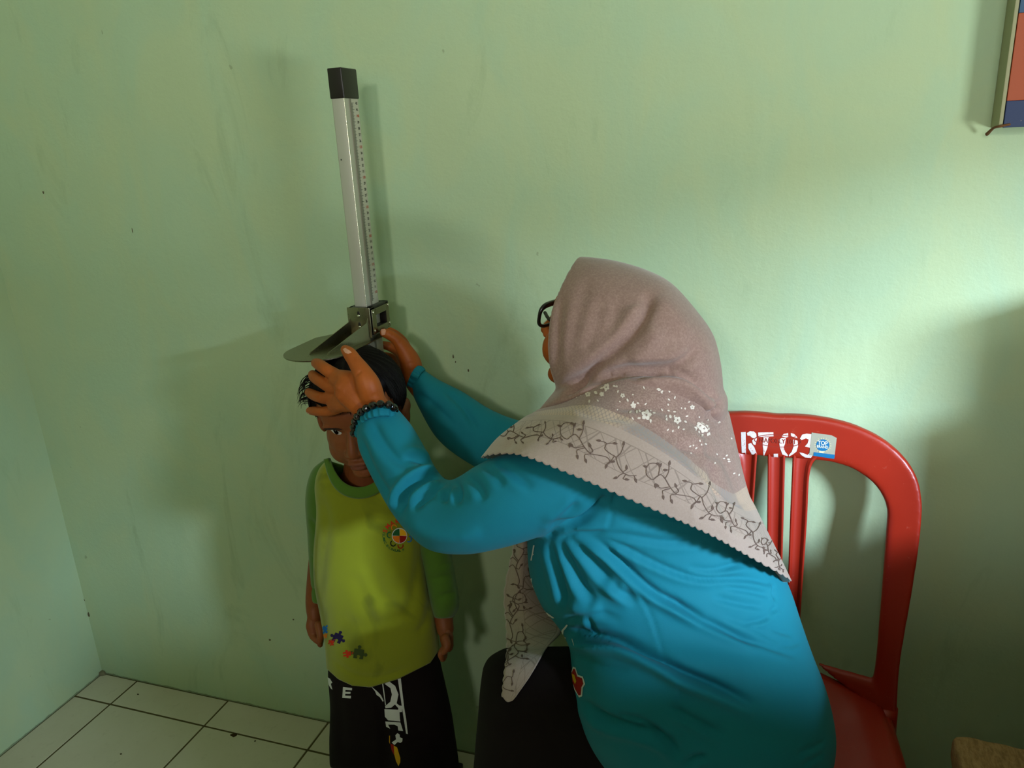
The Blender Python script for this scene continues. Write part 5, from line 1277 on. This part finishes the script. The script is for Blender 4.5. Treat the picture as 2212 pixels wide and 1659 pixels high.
CSK = [([(1515, 975), (1490, 968), (1460, 962)], 7, -0.0060, 0.6), ([(1520, 975), (1545, 985), (1570, 1000)], 8, -0.0060, 0.6), ([(1560, 905), (1540, 900), (1510, 905), (1470, 895)], 9, -0.0060, 0.6), ([(1572, 925), (1545, 935), (1500, 930)], 8, -0.0045, 0.6),
       ([(1400, 905), (1450, 925), (1500, 945), (1520, 965)], 10, 0.0050, 0), ([(1560, 985), (1580, 1030), (1600, 1080), (1640, 1140)], 9, -0.0050, 0.6), ([(1530, 1000), (1545, 1050), (1570, 1110), (1600, 1160)], 10, -0.0040, 0.5), ([(1590, 1020), (1620, 1090), (1660, 1160)], 7, -0.004, 0.5),
       ([(1330, 880), (1400, 880), (1460, 890)], 10, -0.004, 0.5), ([(1240, 885), (1300, 900), (1360, 905)], 9, -0.0025, 0.4), ([(1130, 925), (1110, 950), (1090, 975)], 8, -0.0025, 0.4), ([(1650, 1130), (1665, 1180), (1690, 1235)], 6, -0.003, 0.5), ([(1500, 1040), (1510, 1090), (1515, 1130)], 8, -0.0018, 0.4)]
cV = sculpt(cV, cF, CSK)
ulen = np.r_[0, np.cumsum(np.linalg.norm(np.diff(CP[:, -1], axis=0), axis=1))]
# tip of the cape turned under at the back, and the tail hanging in front
tipc = [[(1672, 1224, -.372), (1700, 1243, -.376), (1708, 1252, -.374)], [(1674, 1238, -.355), (1695, 1252, -.358), (1706, 1256, -.362)], [(1676, 1252, -.340), (1690, 1256, -.345), (1700, 1253, -.350)]]
TG = np.stack([cr(np.array(r, float), 6) for r in tipc], 1); TG = np.stack([cr(TG[i], 5) for i in range(len(TG))])
tpV = np.array([[py(*p) for p in row] for row in TG]); a, b = tpV.shape[:2]
tpF = [(i*b+j, (i+1)*b+j, (i+1)*b+j+1, i*b+j+1) for i in range(a-1) for j in range(b-1)]
tail = [[(1125, 1120, -.30), (1108, 1190, -.31), (1090, 1280, -.32), (1094, 1350, -.335), (1095, 1410, -.40), (1089, 1460, -.43), (1085, 1505, -.44)],
        [(1140, 1120, -.32), (1125, 1190, -.33), (1115, 1280, -.34), (1118, 1350, -.355), (1118, 1410, -.42), (1108, 1465, -.455), (1095, 1516, -.46)],
        [(1155, 1120, -.31), (1145, 1190, -.32), (1140, 1285, -.34), (1150, 1350, -.36), (1145, 1410, -.43), (1125, 1470, -.465), (1106, 1514, -.465)],
        [(1180, 1120, -.27), (1170, 1190, -.29), (1185, 1300, -.32), (1215, 1355, -.35), (1180, 1400, -.43), (1145, 1460, -.47), (1112, 1508, -.468)]]
TL = np.array(tail, float); T1 = np.stack([cr(TL[r], 16) for r in range(4)], 1); T2 = np.stack([cr(T1[i], 10) for i in range(len(T1))])
sc = np.abs(np.sin(np.arange(len(T2))*0.55)); T2[:, 0, 0] -= sc*2.5
tlV = np.array([[py(*p) for p in row] for row in T2]); a2, b2 = tlV.shape[:2]
# keep the tail in front of the skirt
sk_bvh = BVHTree.FromPolygons([tuple(v) for v in kV], kF)
for i in range(a2):
    for j in range(b2):
        r = ray(*T2[i, j, :2]); L = np.linalg.norm(r); h = sk_bvh.ray_cast(Vector(CAM), Vector(r/L)); d = proj(tlV[i, j])[2]
        if h[0] is not None and d > h[3]/L-0.006: tlV[i, j] = CAM+r*(h[3]/L-0.006)
tlF = [(i*b2+j, (i+1)*b2+j, (i+1)*b2+j+1, i*b2+j+1) for i in range(a2-1) for j in range(b2-1)]
V, Fc = merge((hoodV, hoodF), (cV, cF), (tpV.reshape(-1, 3), tpF), (tlV.reshape(-1, 3), tlF))
mi = np.r_[np.zeros(len(hoodF)), np.ones(len(cF)+len(tpF)+len(tlF))].astype(np.int32)
scarf = mk('headscarf', V, Fc, [M_HOOD, M_CAPE], woman, midx=mi)
uv = np.zeros((len(V), 2)); n0 = len(hoodV); n1 = n0+len(cV)
uv[n0:n1, 0] = np.repeat(ulen, nV_); uv[n0:n1, 1] = np.tile(lev, nU)
n2 = n1+a*b; uv[n1:n2, 1] = 3.5
tu = np.r_[0, np.cumsum(np.linalg.norm(np.diff(tlV[:, 0], axis=0), axis=1))]
uv[n2:, 0] = np.repeat(tu, b2); uv[n2:, 1] = np.tile(np.linspace(3.9, 2.2, b2), a2)
lay = scarf.data.uv_layers.new(name='UVMap'); li = np.empty(len(scarf.data.loops), np.int32); scarf.data.loops.foreach_get('vertex_index', li)
lay.data.foreach_set('uv', uv[li].ravel())
m = scarf.modifiers.new('thick', 'SOLIDIFY'); m.thickness = 0.0014; m.offset = -1
# ---- printed vines and flowers
cape_bvh = BVHTree.FromPolygons([tuple(v) for v in V[n0:n1]], cF)
tail_bvh = BVHTree.FromPolygons([tuple(v) for v in V[n2:]], tlF)
M_VINE, M_PETAL = ink('brown_vine_ink', 104, 84, 74), ink('cream_flower_ink', 226, 212, 198)
stems = [[(690, 430), (694, 475), (730, 505), (757, 488), (785, 474), (812, 500), (845, 555), (885, 598), (935, 608), (990, 622), (1010, 650), (992, 668)], [(690, 428), (715, 402), (755, 402), (776, 424), (770, 478)], [(812, 500), (834, 455), (838, 410)], [(880, 595), (900, 580), (886, 558)],
         [(842, 552), (790, 560), (768, 552)], [(890, 600), (850, 605), (848, 632)], [(852, 560), (800, 575), (798, 602)], [(945, 517), (985, 530), (978, 568), (1015, 600), (1048, 622), (1060, 665), (1090, 715), (1130, 738), (1180, 740)], [(1097, 548), (1080, 592), (1050, 622)], [(985, 535), (1030, 530)],
         [(1040, 610), (1020, 640), (990, 665)], [(1092, 716), (1118, 700)], [(1098, 725), (1075, 735), (1060, 750)], [(1110, 735), (1095, 760), (1112, 764)], [(1165, 740), (1172, 758)]]
leaves = [(697, 425, 200), (755, 400, 20), (838, 412, -80), (802, 443, 0), (775, 425, -60), (750, 532, 90), (770, 552, 230), (885, 556, -110), (798, 606, 80), (850, 632, 70), (990, 668, 110), (950, 516, 190), (1030, 530, 10), (1096, 546, -80), (1040, 648, 170), (1117, 700, -90), (1058, 750, 160), (1106, 762, 10), (1172, 758, 70)]
def motif(to_px, wpx, bvh, name, par):
    ps = []
    for s in stems:
        P = np.array([to_px(*q) for q in cr(np.array(s, float), 5)]); v, f = decal_mesh(*ribbon2(P, wpx), bvh, 0.0005)
        if v is not None: ps.append((v, f))
    for x, y, a in leaves:
        r = math.radians(a); c, s = math.cos(r), math.sin(r)
        L = [(-3, 0), (5, -8), (17, -7), (32, 0), (17, 7), (5, 8)]
        P = np.array([to_px(x+lx*c-ly*s, y+lx*s+ly*c) for lx, ly in L]); v, f = decal_mesh(P, [(0, 1, 5), (1, 2, 4, 5), (2, 3, 4)], bvh, 0.0006)
        if v is not None: ps.append((v, f))
    if ps: mk(name, *merge(*ps), M_VINE, par, label='printed brown leafy vine')
def place(ax, ay, sc, rot, sy=1.0):
    r = math.radians(rot)
    def f(x, y):
        dx, dy = (x-690)*sc, (y-430)*sc*sy; dx, dy = dx*math.cos(r)-dy*math.sin(r), dx*math.sin(r)+dy*math.cos(r)
        return (980+(ax+dx)/2.989, 780+(ay+dy)/2.989)
    return f
for a_ in ((285, 455, 0.75, -22, 0.8), (690, 430, 1, 0), (1243, 690, 1, 0), (1700, 925, 0.72, 10), (1990, 1150, 0.42, 22)):
    motif(place(*a_), 1.7, cape_bvh, 'vine_print', scarf)
def tplace(ax, ay, sc, rot):
    r = math.radians(rot)
    return lambda x, y: (ax+((x-690)*math.cos(r)-(y-430)*math.sin(r))*sc, ay+((x-690)*math.sin(r)+(y-430)*math.cos(r))*sc)
for a_ in ((1130, 1160, 0.27, 62), (1122, 1280, 0.27, 66), (1130, 1385, 0.26, 88)): motif(tplace(*a_), 1.6, tail_bvh, 'vine_print', scarf)
fl = []
def leafp(x, y, L, w, a):
    c, s = math.cos(a), math.sin(a); return [(x+u*c-vv*s, y+u*s+vv*c) for u, vv in ((0, 0), (L*.3, -w), (L*.7, -w*.9), (L, 0), (L*.7, w*.9), (L*.3, w))]
big = [(1396, 897, 11), (1520, 925, 10), (1310, 837, 7), (1436, 832, 9), (1463, 908, 8), (1368, 876, 6), (1312, 828, 6), (1270, 852, 6), (1300, 852, 5), (1345, 855, 5), (1515, 835, 6), (1490, 830, 5), (1512, 920, 9), (1544, 870, 6), (1530, 860, 5), (1495, 880, 5), (1385, 812, 5), (1400, 820, 4)]
for x, y, r in big:
    for k in range(5): fl.append(leafp(x+r*0.15*math.cos(k*1.257+x), y+r*0.15*math.sin(k*1.257+x), r*0.95, r*0.42, k*1.257+x))
rl = np.random.default_rng(21)
for k in range(170):
    x, y = rl.uniform(1240, 1600), rl.uniform(815, 1050)
    top_ = np.interp(x, [1240, 1360, 1460, 1530, 1600], [868, 905, 962, 1022, 1045]); bot_ = np.interp(x, [1240, 1300, 1360, 1430, 1500, 1570], [850, 835, 818, 812, 835, 880])
    if bot_+4 < y < top_-6: fl.append(leafp(x, y, rl.uniform(4, 8), 1.6, rl.uniform(0, 6.28)))
for x, y in big and [(b[0], b[1]) for b in big[:8]]:
    for k in range(4):
        a_ = rl.uniform(0, 6.28); fl.append(leafp(x+14*math.cos(a_), y+12*math.sin(a_), 8, 2.0, a_+0.5))
ps = []
for p in fl:
    v, f = decal_mesh(np.array(p), [(0, 1, 2, 3, 4, 5)], cape_bvh, 0.0005)
    if v is not None: ps.append((v, f))
if ps: fo = mk('flower_print', *merge(*ps), M_PETAL, scarf, smooth=False, label='cream printed flowers and leaves'); fo['kind'] = 'stuff'
